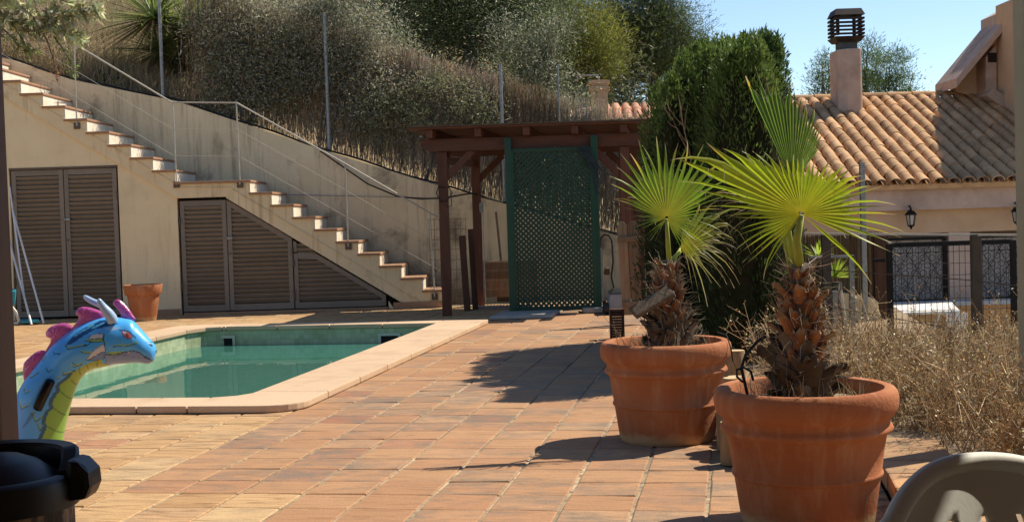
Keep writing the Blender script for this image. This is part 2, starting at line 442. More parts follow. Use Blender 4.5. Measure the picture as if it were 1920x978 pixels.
def pot_material():
    m = mat('terracotta_pot', (.36, .125, .052), (.43, .17, .076), 3.5, .3, .7, .85, .45, 55, .12, kind='obj', dirt=(.29, .09, .038), dscale=2.5, dlo=.5, dhi=.72, detail=7)
    nodes, links = nt(m); b = nodes['Principled BSDF']
    src = b.inputs['Base Color'].links[0].from_socket
    vec = coords(nodes, links, 'obj', (9, 9, 1.3))
    f = noise_tex(nodes, links, vec, 1.4, 6, .7)
    r = ramp(nodes, [(.50, (0, 0, 0)), (.72, (.55, .55, .55))]); links.new(f, r.inputs[0])
    col = mixrgb(nodes, links, src, (.52, .31, .19), r.outputs[0])
    tc = nodes.new('ShaderNodeTexCoord'); sx = nodes.new('ShaderNodeSeparateXYZ'); links.new(tc.outputs['Object'], sx.inputs[0])
    n2 = noise_tex(nodes, links, coords(nodes, links, 'obj'), 14, 5, .7)
    ad = nodes.new('ShaderNodeMath'); ad.operation = 'MULTIPLY_ADD'; ad.inputs[1].default_value = .09; links.new(n2, ad.inputs[0]); links.new(sx.outputs[2], ad.inputs[2])
    r2 = ramp(nodes, [(.075, (.75, .75, .75)), (.11, (0, 0, 0))]); links.new(ad.outputs[0], r2.inputs[0])
    col = mixrgb(nodes, links, col, (.50, .35, .19), r2.outputs[0])   # limescale tide mark round the foot
    links.new(col, b.inputs['Base Color'])
    return m
M['terracotta'] = pot_material()

def mosaic_material():
    m = bpy.data.materials.new('pool_mosaic'); m.use_nodes = True
    nodes, links = nt(m); b = nodes['Principled BSDF']
    geo = nodes.new('ShaderNodeNewGeometry')
    mp = nodes.new('ShaderNodeMapping'); mp.vector_type = 'POINT'; mp.inputs['Rotation'].default_value = (0, 0, TA); mp.inputs['Scale'].default_value = (18, 18, 18)
    links.new(geo.outputs['Position'], mp.inputs[0])
    sx = nodes.new('ShaderNodeSeparateXYZ'); links.new(mp.outputs[0], sx.inputs[0])
    def fr(o):
        f = nodes.new('ShaderNodeMath'); f.operation = 'FRACT'; links.new(o, f.inputs[0])
        g = nodes.new('ShaderNodeMath'); g.operation = 'GREATER_THAN'; g.inputs[1].default_value = .1; links.new(f.outputs[0], g.inputs[0]); return g.outputs[0]
    mu = nodes.new('ShaderNodeMath'); mu.operation = 'ADD'; links.new(fr(sx.outputs[0]), mu.inputs[0]); links.new(fr(sx.outputs[1]), mu.inputs[1])
    mu2 = nodes.new('ShaderNodeMath'); mu2.operation = 'ADD'; links.new(mu.outputs[0], mu2.inputs[0]); links.new(fr(sx.outputs[2]), mu2.inputs[1])
    mr = nodes.new('ShaderNodeMapRange'); mr.inputs[1].default_value = 1; mr.inputs[2].default_value = 3; links.new(mu2.outputs[0], mr.inputs[0])
    sn = nodes.new('ShaderNodeVectorMath'); sn.operation = 'FLOOR'; links.new(mp.outputs[0], sn.inputs[0])
    w = nodes.new('ShaderNodeTexWhiteNoise'); links.new(sn.outputs[0], w.inputs['Vector'])
    r = ramp(nodes, [(0, (.32, .38, .215)), (1, (.45, .50, .32))]); links.new(w.outputs['Value'], r.inputs[0])
    col = mixrgb(nodes, links, (.30, .33, .22), r.outputs[0], mr.outputs[0])
    f2 = noise_tex(nodes, links, geo.outputs['Position'], 3, 5, .6)
    r2 = ramp(nodes, [(.5, (0, 0, 0)), (.75, (.7, .7, .7))]); links.new(f2, r2.inputs[0])
    col = mixrgb(nodes, links, col, (.20, .24, .10), r2.outputs[0])
    links.new(col, b.inputs['Base Color']); b.inputs['Roughness'].default_value = .4
    return m
M['mosaic'] = mosaic_material()

def water_material():
    m = bpy.data.materials.new('pool_water'); m.use_nodes = True
    nodes, links = nt(m)
    for n in list(nodes): nodes.remove(n)
    out = nodes.new('ShaderNodeOutputMaterial')
    tr = nodes.new('ShaderNodeBsdfTransparent'); tr.inputs[0].default_value = (.20, .62, .56, 1)
    gl = nodes.new('ShaderNodeBsdfGlossy'); gl.inputs['Roughness'].default_value = .015; gl.inputs[0].default_value = (.95, 1, .97, 1)
    fr = nodes.new('ShaderNodeFresnel'); fr.inputs['IOR'].default_value = 1.33
    geo = nodes.new('ShaderNodeNewGeometry')
    mp = nodes.new('ShaderNodeMapping'); mp.inputs['Scale'].default_value = (1, .35, 1); links.new(geo.outputs['Position'], mp.inputs[0])
    f = noise_tex(nodes, links, mp.outputs[0], 5, 3, .5)
    bp = nodes.new('ShaderNodeBump'); bp.inputs['Strength'].default_value = .10; bp.inputs['Distance'].default_value = .02
    links.new(f, bp.inputs['Height']); links.new(bp.outputs[0], gl.inputs['Normal'])
    di = nodes.new('ShaderNodeBsdfDiffuse'); di.inputs[0].default_value = (.10, .34, .26, 1)      # suspended algae scatter a little light
    m0 = nodes.new('ShaderNodeMixShader'); m0.inputs[0].default_value = .45; links.new(tr.outputs[0], m0.inputs[1]); links.new(di.outputs[0], m0.inputs[2])
    mx = nodes.new('ShaderNodeMixShader'); links.new(fr.outputs[0], mx.inputs[0]); links.new(m0.outputs[0], mx.inputs[1]); links.new(gl.outputs[0], mx.inputs[2])
    links.new(mx.outputs[0], out.inputs[0])
    return m
M['water'] = water_material()

# ------------------------------------------------------------------ terrain
def wall_top(x):
    xs = [-14, -7.14, -6.3, -4.78, -2.65, -1.05, -.13, 1.48, 3.0]
    zs = [5.2, 3.69, 3.38, 3.02, 2.24, 1.69, 1.41, .90, .40]
    return float(np.interp(x, xs, zs))
def smooth(t): t = min(1, max(0, t)); return t * t * (3 - 2 * t)
def terrain_z(x, y):
    flat = -2.4
    low = -2.4
    if y < 19.05 or x > 12: h = flat
    else:
        d = y - 19.05
        top = wall_top(min(x, 3.0)) - .12
        h = top + min(d, 30) * (.34 if x < 0 else .30 * (1 - smooth(x / 9)) + .02) + (0 if d < 30 else (d - 30) * .05)
        if x > 3.0: h = h * (1 - smooth((x - 3) / 2.0)) + (-1.6) * smooth((x - 3) / 2.0)
        h += .12 * mnoise.noise(Vector((x * .7, y * .7, 0)))
    if y < 19.05 and y > 18.6: h = flat
    return h
xs = sorted(set(list(np.linspace(-400, -16, 12)) + list(np.linspace(-15, 12, 68)) + list(np.linspace(14, 400, 12))))
ys = sorted(set(list(np.linspace(-200, 0, 6)) + list(np.linspace(3, 18.7, 6)) + [19.04, 19.06] + list(np.linspace(19.4, 60, 60)) + list(np.linspace(70, 700, 12))))
V = [(x, y, terrain_z(x, y)) for y in ys for x in xs]
nx = len(xs)
Fq = [(j*nx+i, j*nx+i+1, (j+1)*nx+i+1, (j+1)*nx+i) for j in range(len(ys)-1) for i in range(nx-1)]
me = fast_mesh('ground', V, Fq, smooth=True)
tag(link('ground', me, M['hill']), kind='structure')

# ------------------------------------------------------------------ pool
PL, PR, PN, PF = -3.28, -.45, -.08, 5.80            # inner edges in the paving frame
inner = [(PL, PN), (PR - .22, PN), (PR - .06, PN + .06), (PR, PN + .22), (PR, PF), (PL + .30, PF), (PL + .10, PF - .12), (PL, PF - .40)]
def poly_ring(mb, poly, z0, z1):
    n = len(poly)
    vs = [pv(a, b, z0) for a, b in poly] + [pv(a, b, z1) for a, b in poly]
    mb.add(vs, [(i, (i+1) % n, n + (i+1) % n, n + i) for i in range(n)])
mb = MB(); poly_ring(mb, inner, -1.45, .0)
mb.add([pv(a, b, -1.45) for a, b in inner], [tuple(range(len(inner)))])
pool = mb.build('swimming_pool', M['mosaic']); tag(pool, kind='structure')
mb = MB(); ex = .02
mb.add([pv(a, b, -.165) for a, b in inner], [tuple(range(len(inner)))])
tag(mb.build('water', M['water']), kind='structure')
# coping stones, each its own piece
OUT_R, OUT_N, OUT_F, OUT_L = .05, -.46, 6.12, -3.66
CZ0, CZ1 = .004, .052
def coping(poly):
    mb = MB(); n = len(poly)
    vs = [pv(a, b, CZ0) for a, b in poly] + [pv(a, b, CZ1) for a, b in poly]
    mb.add(vs, [tuple(range(n - 1, -1, -1)), tuple(range(n, 2*n))] + [(i, (i+1) % n, n + (i+1) % n, n + i) for i in range(n)])
    return mb.build('coping_stone', M['coping'], pool, bevel=.009)
g = .004
oh = .025                                            # stones overhang the water
b = PN + .30
while b < PF - .05:
    b2 = min(b + .78, PF - .0)
    coping([(PR - oh, b + g), (OUT_R, b + g), (OUT_R, b2 - g), (PR - oh, b2 - g)]); b = b2
coping([(PR - oh, PF + g), (OUT_R, PF + g), (OUT_R, OUT_F), (PR - oh, OUT_F)])
a = PR - oh
while a > PL + .30:
    a2 = max(a - .62, PL + .28)
    coping([(a2 + g, PF - oh), (a - g, PF - oh), (a - g, OUT_F), (a2 + g, OUT_F)]); a = a2
coping([(PL + .28 - g, PF - oh), (PL + .28 - g, OUT_F), (PL + .02, OUT_F), (OUT_L + .06, OUT_F - .12), (OUT_L, OUT_F - .42), (OUT_L, PF - .42), (PL + oh, PF - .42), (PL + .10 + oh, PF - .13)][::-1])
b = PF - .42
while b > PN - .3:
    b2 = max(b - .78, PN - .31)
    coping([(OUT_L, b2 + g), (PL + oh, b2 + g), (PL + oh, b - g), (OUT_L, b - g)]); b = b2
a = PL + oh + .0
edges = [PL + oh, -2.55, -1.78, -1.04, PR - .24]
for e0, e1 in zip(edges[:-1], edges[1:]):
    coping([(e0 + g, OUT_N), (e1 - g, OUT_N), (e1 - g, PN + oh), (e0 + g, PN + oh)])
cor = [(PR - .24 + g, OUT_N)]
for k in range(7):
    t = PI / 2 * k / 6
    cor.append((OUT_R - .26 + .26 * math.sin(t), OUT_N + .26 - .26 * math.cos(t)))
cor += [(OUT_R, PN + .30 - g), (PR - oh, PN + .30 - g), (PR - oh, PN + .22), (PR - .07 - oh, PN + .07 + oh), (PR - .24 + g, PN + oh)]
coping(cor)
# skimmer mouths in the far wall
for (ac, lab) in ((-2.98, 0), (-1.02, 1)):
    w_, z0, z1 = .10, -.26, -.085
    fr_ = MB()
    for (x0, x1, q0, q1) in ((-w_-.03, -w_, z0, z1), (w_, w_+.03, z0, z1), (-w_-.03, w_+.03, z1, z1+.03), (-w_-.03, w_+.03, z0-.03, z0)):
        P = [pv(ac + xx, PF - yy, zz) for zz in (q0, q1) for (xx, yy) in ((x0, .022), (x1, .022), (x1, -.01), (x0, -.01))]
        fr_.hexa(P)
    so = fr_.build('skimmer_frame', M['cream'], pool)
    v_ = MB(); v_.hexa([pv(ac + xx, PF - yy, zz) for zz in (z0, z1) for (xx, yy) in ((-w_, .006), (w_, .006), (w_, -.01), (-w_, -.01))])
    v_.build('skimmer_mouth', M['shade_black'], so)  # near-black block painted for the shade inside the opening

# ------------------------------------------------------------------ paving: mortar bed and tiles
BA, BB = 2.84, -2.2                                   # the planting bed starts right of this
mb = MB()
def slab(a0, a1, b0, b1, z=-.0065, zb=-.25):
    mb.hexa([pv(a0, b0, zb), pv(a1, b0, zb), pv(a1, b1, zb), pv(a0, b1, zb), pv(a0, b0, z), pv(a1, b0, z), pv(a1, b1, z), pv(a0, b1, z)])
slab(-9.5, OUT_L + .05, -12, 9.6)
slab(OUT_L + .05, OUT_R - .06, -12, OUT_N + .05)
slab(OUT_L + .05, OUT_R - .06, OUT_F - .05, 9.6)
slab(OUT_R - .06, BA, -12, 10.4)
slab(BA, 6, -12, -4.2)
slab(BA, 3.45, -4.2, BB)
paving = mb.build('paving', M['mortar']); tag(paving, kind='structure')
# ten slightly different tiles
def tile_mesh(k):
    r_ = random.Random(50 + k); w, h, d = TW - .017, TH - .007, .013
    base = [(-1, -1), (-.33, -1), (.33, -1), (1, -1), (1, -.33), (1, .33), (1, 1), (.33, 1), (-.33, 1), (-1, 1), (-1, .33), (-1, -.33)]
    n = len(base); vs = []; rings = [[], [], []]
    tilt = (r_.uniform(-.0016, .0016), r_.uniform(-.0016, .0016))
    for (bx, by) in base:
        jx, jy = r_.uniform(-.0030, .0016), r_.uniform(-.0022, .0014)
        x, y = bx * w / 2 + math.copysign(jx, bx) * (abs(bx) == 1), by * h / 2 + math.copysign(jy, by) * (abs(by) == 1)
        if abs(bx) == 1 and abs(by) == 1:
            c = r_.uniform(.98, 1.0); x *= c; y *= c
        e = r_.uniform(.003, .008); z = tilt[0] * bx + tilt[1] * by
        rings[0].append((x, y, -d)); rings[1].append((x, y, -.004 + z)); rings[2].append((x - e * bx * (abs(bx) == 1), y - e * by * (abs(by) == 1), z))
    vs = rings[0] + rings[1] + rings[2]; fs = [tuple(2 * n + i for i in range(n))]
    for i in range(n):
        j = (i + 1) % n
        fs += [(i, j, n + j, n + i), (n + i, n + j, 2*n + j, 2*n + i)]
    me = bpy.data.meshes.new('paving_tile'); me.from_pydata(vs, [], fs); me.materials.append(M['paving']); return me
TILES = [tile_mesh(k) for k in range(10)]
def view_px(p):
    d = np.array(p) - EYE; w = d @ _f
    if w < .3: return None
    return 960 + FPX * (d @ _r) / w, 489 - FPX * (d @ _u) / w
cand = []
for ia in range(-30, 20):
    for ib in range(-30, 46):
        a = (ia + .5) * TW; b = TB0 + (ib + .5) * TH
        ra, rb = TW / 2, TH / 2
        if OUT_L + .05 < a < OUT_R - .05 and OUT_N + .05 < b < OUT_F - .05: continue
        if a > BA - .10 and b > -4.2 and not (a < 3.45 - .1 and b < BB - .1): continue
        p = pv(a, b)
        if p.y < -1.2 or p.y > 17.95: continue
        q = view_px(p)
        vis = q is not None and -60 < q[0] < 1980 and -20 < q[1] < 1010 and not (q[0] < 150 and q[1] > 840)
        cand.append((vis, p.y, ia, ib, p))
cand.sort(key=lambda c: (not c[0], c[1]))
near_t = [c for c in cand if c[0]][:298]
keys = {(c[2], c[3]) for c in near_t}
r_ = random.Random(3)
for c in near_t:
    o = bpy.data.objects.new('paving_tile', TILES[r_.randrange(10)]); COL.objects.link(o); o.parent = paving
    o.location = c[4] + Vector((r_.uniform(-.0012, .0012), r_.uniform(-.0012, .0012), r_.uniform(-.0012, .001))); o.rotation_euler = (0, 0, -TA + r_.uniform(-.004, .004))
V = []; Fq = []; n0 = 0
for c in cand:
    if (c[2], c[3]) in keys: continue
    me = TILES[r_.randrange(10)]; ca, sa = math.cos(-TA), math.sin(-TA)
    for v in me.vertices:
        V.append((c[4].x + v.co.x * ca - v.co.y * sa, c[4].y + v.co.x * sa + v.co.y * ca, v.co.z))
    for pgn in me.polygons: Fq.append(tuple(i + n0 for i in pgn.vertices))
    n0 += len(me.vertices)
me = bpy.data.meshes.new('paving_tiles'); me.from_pydata(V, [], Fq)
o = link('paving_tiles', me, M['paving'], paving); tag(o, kind='stuff')

# ------------------------------------------------------------------ storage wall, staircase
WY = 17.8
UX0, UZ0, USL = -3.854, 1.565, -.639                  # underside of the lower flight
steps1 = [(-6.584 + .2908 * k, 3.074 - .1818 * k) for k in range(-8, 7)]     # (riser x, level below)
steps2 = [(-3.536 + .2878 * k, 1.642 - .1744 * k) for k in range(9)]
LZ = 1.812
stair = empty('garden_staircase', (-3, 18.3, 0))
tag(stair, 'outdoor masonry staircase with white risers and terracotta treads above the louvred doors', 'staircase')
def child(o, p):                                       # keep world placement under an Empty that stands off the origin
    o.parent = p; o.matrix_parent_inverse = Matrix.Translation(-p.location); return o
prof = []
lev = steps1[0][1] + .1818
prof.append((-9.6, lev))
for (x, z) in steps1:
    prof += [(x, lev), (x, z)]; lev = z
prof += [(-4.548, lev), (-4.548, LZ)] ; lev = LZ
for (x, z) in steps2:
    prof += [(x, lev), (x, z)]; lev = z
prof += [(-.95, lev), (-.95, .012)]
under = [(-1.62, .012), (UX0 + .02, UZ0 + .012), (-4.52, UZ0 + .035), (-9.6, UZ0 + .035 + 5.08 * .6252)]
SY0, SY1 = WY - .035, 18.93
# the side: cheeks cut under every step so that each piece is convex
sb = MB()
def und(x):
    if x >= UX0: return max(.012, UZ0 + .012 + (x - UX0) * USL)
    if x >= -4.52: return UZ0 + .03
    return UZ0 + .035 - (x + 4.52) * .6252
segs = [(-9.6, steps1[0][0], steps1[0][1] + .1818)]
pts = steps1 + [(-4.548, LZ)] + steps2
for i in range(len(pts) - 1): segs.append((pts[i][0], pts[i+1][0], pts[i][1]))
segs.append((pts[-1][0], -.95, pts[-1][1]))
for (x0, x1, z) in segs:
    cuts = sorted({x0, x1} | {c for c in (-4.52, UX0, -1.62) if x0 < c < x1})
    for c0, c1 in zip(cuts[:-1], cuts[1:]):
        sb.prism([(c0, und(c0 + 1e-6)), (c1, und(c1 - 1e-6)), (c1, z - .03), (c0, z - .03)], 'y', SY0, SY1)
child(sb.build('stringer', M['plaster_stringer']), stair)
# trim line following the slope
tb = MB()
for off in (.135,):
    tb.tube([(-9.6, SY0 - .004, und(-9.6) + off + .05), (-4.45, SY0 - .004, UZ0 + .04 + off), (UX0 + .05, SY0 - .004, UZ0 + .02 + off), (-1.35, SY0 - .004, .13)], .009, 6)
child(tb.build('conduit', M['plaster_stringer']), stair)
for (x0, x1, z) in segs:
    t = MB(); t.box(((x0 + x1) / 2 + .012, (SY0 + SY1) / 2 - .02, z - .014), (x1 - x0 + .034, SY1 - SY0 + .03, .032))
    child(t.build('tread', M['tread'], bevel=.008), stair)
allx = [(pts[i][0], pts[i][1], (segs[i][2])) for i in range(len(pts))]
for (x, z, ztop) in allx + [(-.95, .0, pts[-1][1])]:
    t = MB(); t.box((x + .006, (SY0 + SY1) / 2, (z + ztop - .03) / 2), (.014, SY1 - SY0 - .008, max(.02, ztop - .03 - z - .003)))
    child(t.build('riser', M['riser']), stair)

sw = empty('storage_wall', (-5, WY, 0))
tag(sw, 'tan rendered wall under the stairs holding the louvred doors', 'wall')
wbm = MB()
def wallpiece(poly): wbm.prism(poly, 'y', WY, WY + .18)
wallpiece([(-9.6, 0), (-6.80, 0), (-6.80, 2.07), (-9.6, 2.07)])
wallpiece([(-9.6, 2.07), (-5.32, 2.07), (-5.32, und(-5.32)), (-9.6, und(-9.6))])
wallpiece([(-5.32, 0), (-4.53, 0), (-4.53, und(-4.53)), (-5.32, und(-5.32))])
wallpiece([(-1.70, 0), (-1.63, 0), (-1.70, .11)])
child(wbm.build('render', M['plaster']), sw)
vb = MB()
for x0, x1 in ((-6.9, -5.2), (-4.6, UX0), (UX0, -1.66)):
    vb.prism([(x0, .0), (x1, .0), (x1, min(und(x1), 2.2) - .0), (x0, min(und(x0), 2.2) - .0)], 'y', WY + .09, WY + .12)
child(vb.build('interior_shade', M['shade_black']), sw)  # near-black sheet painted for the unlit space behind the slats
pb = MB(); pb.box((-4.925, WY - .012, .045), (.77, .02, .09)); child(pb.build('skirting', M['tread']), sw)
pb = MB(); pb.box((-1.30, SY0 - .012, .045), (.66, .02, .09)); child(pb.build('skirting', M['tread']), sw)
pb = MB(); pb.box((-3.1, WY - .004, .016), (2.78, .05, .03)); child(pb.build('threshold', M['tread']), sw)

# ------------------------------------------------------------------ louvred doors
slat_me = None
def slat_mesh():
    mb = MB(); tlt = math.radians(38); c, s = math.cos(tlt), math.sin(tlt)
    w, t = .068, .010
    q = [(-w/2, -t/2), (w/2, -t/2), (w/2, t/2), (-w/2, t/2)]
    q = [(y * s, y * c * 1 + z * s * 0 + z) for y, z in q]
    P = []
    for x in (-.5, .5):
        for (y, z) in q: P.append((x, -y, z))
    mb.add(P, [(0,1,2,3), (7,6,5,4), (0,4,5,1), (1,5,6,2), (2,6,7,3), (3,7,4,0)])
    me = mb.mesh('slat'); me.materials.append(M['louvre']); return me
slat_me = slat_mesh()
def louvre_leaf(label, x0, x1, z0, ztop, hinge_left, lock=None, st=.06):
    """ztop(x) gives the leaf's top edge"""
    r = empty('louvred_door', ((x0 + x1) / 2, WY + .03, z0)); tag(r, label, 'door', 'louvred storage doors')
    yf = WY + .012
    f = MB()
    f.prism([(x0, z0), (x0 + st, z0), (x0 + st, ztop(x0 + st)), (x0, ztop(x0))], 'y', yf, yf + .045); child(f.build('stile', M['louvre'], bevel=.004), r)
    f = MB(); f.prism([(x1 - st, z0), (x1, z0), (x1, ztop(x1)), (x1 - st, ztop(x1 - st))], 'y', yf, yf + .045); child(f.build('stile', M['louvre'], bevel=.004), r)
    f = MB(); f.prism([(x0 + st, z0), (x1 - st, z0), (x1 - st, z0 + .085), (x0 + st, z0 + .085)], 'y', yf + .003, yf + .042); child(f.build('bottom_rail', M['louvre']), r)
    xs_ = sorted({x0 + st, x1 - st} | {c for c in (UX0, -2.66) if x0 + st < c < x1 - st})
    for a_, b_ in zip(xs_[:-1], xs_[1:]):
        f = MB(); f.prism([(a_, ztop(a_) - .075), (b_, ztop(b_) - .075), (b_, ztop(b_)), (a_, ztop(a_))], 'y', yf + .003, yf + .042); child(f.build('top_rail', M['louvre']), r)
    z = z0 + .125
    while True:
        xa, xb = x0 + st - .004, x1 - st + .004
        # right end where the slope cuts the slat
        zz = z + .03
        n = 60; ok = [xa + (xb - xa) * i / n for i in range(n + 1) if ztop(xa + (xb - xa) * i / n) - .012 > z]
        if not ok: break
        xb2 = ok[-1]
        if xb2 - xa > .05:
            o = bpy.data.objects.new('slat', slat_me); COL.objects.link(o); child(o, r)
            o.location = ((xa + xb2) / 2, yf + .026, z); o.scale = (xb2 - xa, 1, 1)
        z += .0605
    hx = x0 - .004 if hinge_left else x1 + .004
    for hz in ((z0 + ztop(hx) ) * .25, z0 + (ztop(hx) - z0) * .82):
        h = MB(); h.tube([(hx, yf - .012, hz - .05), (hx, yf - .012, hz + .05)], .012, 8); child(h.build('hinge', M['hinge']), r)
    if lock:
        h = MB(); h.box((lock, yf - .012, z0 + (ztop(lock) - z0) * .66), (.075, .02, .035)); child(h.build('latch', M['galv'], bevel=.004), r)
        h = MB(); h.tube([(lock - .01, yf - .014, z0 + (ztop(lock) - z0) * .52), (lock - .01, yf + .01, z0 + (ztop(lock) - z0) * .52)], .014, 8); child(h.build('keyhole', M['hinge']), r)
    return r
t1 = lambda x: 2.035
louvre_leaf('tall brown louvred door leaf beside the leaning poles, left of its pair', -6.775, -6.072, .035, t1, True, None)
louvre_leaf('tall brown louvred door leaf next to the small terracotta pot', -6.062, -5.345, .035, t1, False, -6.03)
t2 = lambda x: (1.555 if x < UX0 else 1.555 + (x - UX0) * USL)
louvre_leaf('brown louvred door leaf with level top, below the stair landing', -4.50, -3.872, .045, t2, True, None)
louvre_leaf('brown louvred door leaf with slanted top, in the middle under the lower stairs', -3.862, -2.99, .045, t2, False, -3.83)
t3 = lambda x: min(.80, t2(x) - .01)
louvre_leaf('low brown louvred door leaf with long slanted top, at the foot of the stairs', -2.975, -1.735, .045, t3, True, None)
vr = empty('louvre_vent', (-2.8, WY, .9)); tag(vr, 'small triangular louvred vent above the lowest louvred door', 'vent')
f = MB(); f.prism([(-2.975, .815), (-2.93, .815), (-2.93, .945), (-2.975, .975)], 'y', WY + .014, WY + .05); child(f.build('stile', M['louvre']), vr)
for k in range(2):
    o = bpy.data.objects.new('slat', slat_me); COL.objects.link(o); child(o, vr); L = .22 - k * .09
    o.location = (-2.93 + L / 2, WY + .038, .835 + k * .06); o.scale = (L, 1, 1)
# frame round the big pair
fr_ = MB(); fr_.box((-6.06, WY + .02, 2.054), (1.47, .06, .028)); tag(fr_.build('door_lintel', M['hinge']), 'thin dark lintel strip above the tall pair of louvred doors', 'lintel')

# ------------------------------------------------------------------ retaining wall behind the stairs
rw = MB()
xsw = [-14, -10, -7.14, -6.3, -4.78, -2.65, -1.05, -.13, 1.48, 3.0]
for x0, x1 in zip(xsw[:-1], xsw[1:]):
    rw.prism([(x0, -.2), (x1, -.2), (x1, wall_top(x1)), (x0, wall_top(x0))], 'y', 18.95, 19.25)
o = rw.build('retaining_wall', M['plaster_old']); tag(o, 'stained beige retaining wall sloping down behind the staircase', 'wall')
cp = MB(); cp.tube([(x, 18.97 + .02 * math.sin(3 * x), wall_top(x) + .022 + .012 * math.sin(5 * x)) for x in np.linspace(-10, 2.6, 60)], .016, 6)
tag(cp.build('edge_cable', M['cable']), 'black cable lying along the sloping top of the retaining wall', 'cable')
# handrail
hr = empty('stair_handrail', (-4.5, SY0, 1.8)); tag(hr, 'thin grey metal handrail with slim posts along the staircase', 'handrail')
RY = SY0 - .02
def P_(x, y): q = at(x, y, RY); return q
rail_pts = [at(-60, -34, RY), at(122, 72, RY), at(322, 192, RY), at(444, 193, RY), at(640, 303, RY), at(822, 408, RY)]
mb = MB(); mb.tube(rail_pts, .011, 8); child(mb.build('rail', M['rail']), hr)
for (xt, yt, xb, yb) in ((139, 82, 144, 236), (324, 192, 331, 346), (443, 193, 450, 346), (647, 308, 653, 462), (806, 400, 815, 556)):
    a_, b_ = at(xt, yt, RY), at(xb, yb, RY)
    mb = MB(); mb.tube([a_, (b_.x, RY, b_.z)], .010, 8); child(mb.build('post', M['rail']), hr)
    mb = MB(); mb.box((b_.x, RY + .006, b_.z), (.085, .012, .085)); child(mb.build('base_plate', M['hinge']), hr)
for k in (1, 2):
    mb = MB(); dz = -.36 * k
    mb.tube([(p.x, RY + .002, p.z + dz) for p in rail_pts], .003, 5); child(mb.build('wire', M['rail']), hr)
cw = MB(); cw.tube([at(540, 365, 18.9), at(740, 369, 18.9), at(830, 372, 18.0)], .005, 5)
tag(cw.build('wall_pipe', M['galv']), 'thin grey conduit running level along the retaining wall behind the stairs', 'pipe')
cw = MB()
ca_, cb_ = at(690, 318, 18.9), at(826, 362, 16.3)
pts_ = [at(600, 283, 18.9), at(690, 345, 18.9), at(745, 368, 18.5), at(790, 373, 17.5), at(832, 371, 16.35), at(885, 362, 17.5), at(945, 380, 18.9)]
cw.tube(pts_, .012, 6); tag(cw.build('overhead_cable', M['cable']), 'sagging black cable from the retaining wall to the pergola post', 'cable')
# ------------------------------------------------------------------ pergola
pg = empty('pergola', (.3, 17, 0)); tag(pg, 'dark brown timber pergola with flat roof at the far end of the patio', 'pergola')
def pbox(name, c, d, m='pergola', bev=.006, par=None, rz=0):
    t = MB(); t.box(c, d, rz); return child(t.build(name, M[m], bevel=bev), par or pg)
def pbar(name, a, b, w, h, m='pergola', bev=.006, par=None, up=(0, 0, 1)):
    t = MB(); t.bar(a, b, w, h, up); return child(t.build(name, M[m], bevel=bev), par or pg)
PZ = 2.035
for (x, y) in ((-.825, 16.25), (1.43, 16.25), (-.455, 17.75), (1.74, 17.75), (1.62, 17.1)):
    pbox('post', (x, y, PZ / 2), (.118, .118, PZ - .004))
for (y, x0, x1) in ((16.2, -1.08, 1.85), (17.75, -.85, 2.05)):
    zb, zt = PZ + .002, 2.19
    t = MB(); t.prism([(x0, zb + .07), (x0 + .09, zb), (x1, zb), (x1, zt), (x0 + .02, zt), (x0, zt - .03)], 'y', y - .06, y + .06)
    child(t.build('beam', M['pergola_h'], bevel=.005), pg)
for k in range(6):
    x = -.96 + .59 * k
    t = MB(); t.hexa([(x-.04, 15.93, 2.193), (x+.04, 15.93, 2.193), (x+.32, 18.3, 2.193), (x+.24, 18.3, 2.193), (x-.04, 15.93, 2.295), (x+.04, 15.93, 2.295), (x+.32, 18.3, 2.295), (x+.24, 18.3, 2.295)])
    child(t.build('rafter', M['pergola'], bevel=.005), pg)
for k in range(19):                                      # roof boards
    y = 15.87 + k * .13
    xo = (y - 15.9) * .12
    t = MB(); t.box((.27 + xo, y + .06, 2.306), (2.98, .124, .018)); child(t.build('roof_board', M['pergola_h']), pg)
t = MB(); t.hexa([(-1.225, 15.84, 2.318), (1.80, 15.84, 2.318), (2.10, 18.38, 2.318), (-.93, 18.38, 2.318), (-1.225, 15.84, 2.336), (1.80, 15.84, 2.336), (2.10, 18.38, 2.336), (-.93, 18.38, 2.336)])
child(t.build('roof_sheet', M['roof_sheet']), pg)
for (a, b) in (((-.80, 16.25, 1.70), (-.44, 16.23, 2.04)), ((1.40, 16.25, 1.66), (1.02, 16.23, 2.04)), ((-.43, 17.75, 1.70), (-.08, 17.75, 2.04)), ((-.825, 16.28, 1.72), (-.745, 16.62, 2.19)), ((1.70, 17.75, 1.7), (1.34, 17.75, 2.04))):
    pbar('brace', a, b, .07, .085)
pbar('side_rail', (-.80, 16.28, 1.93), (-.46, 17.72, 1.93), .06, .09)

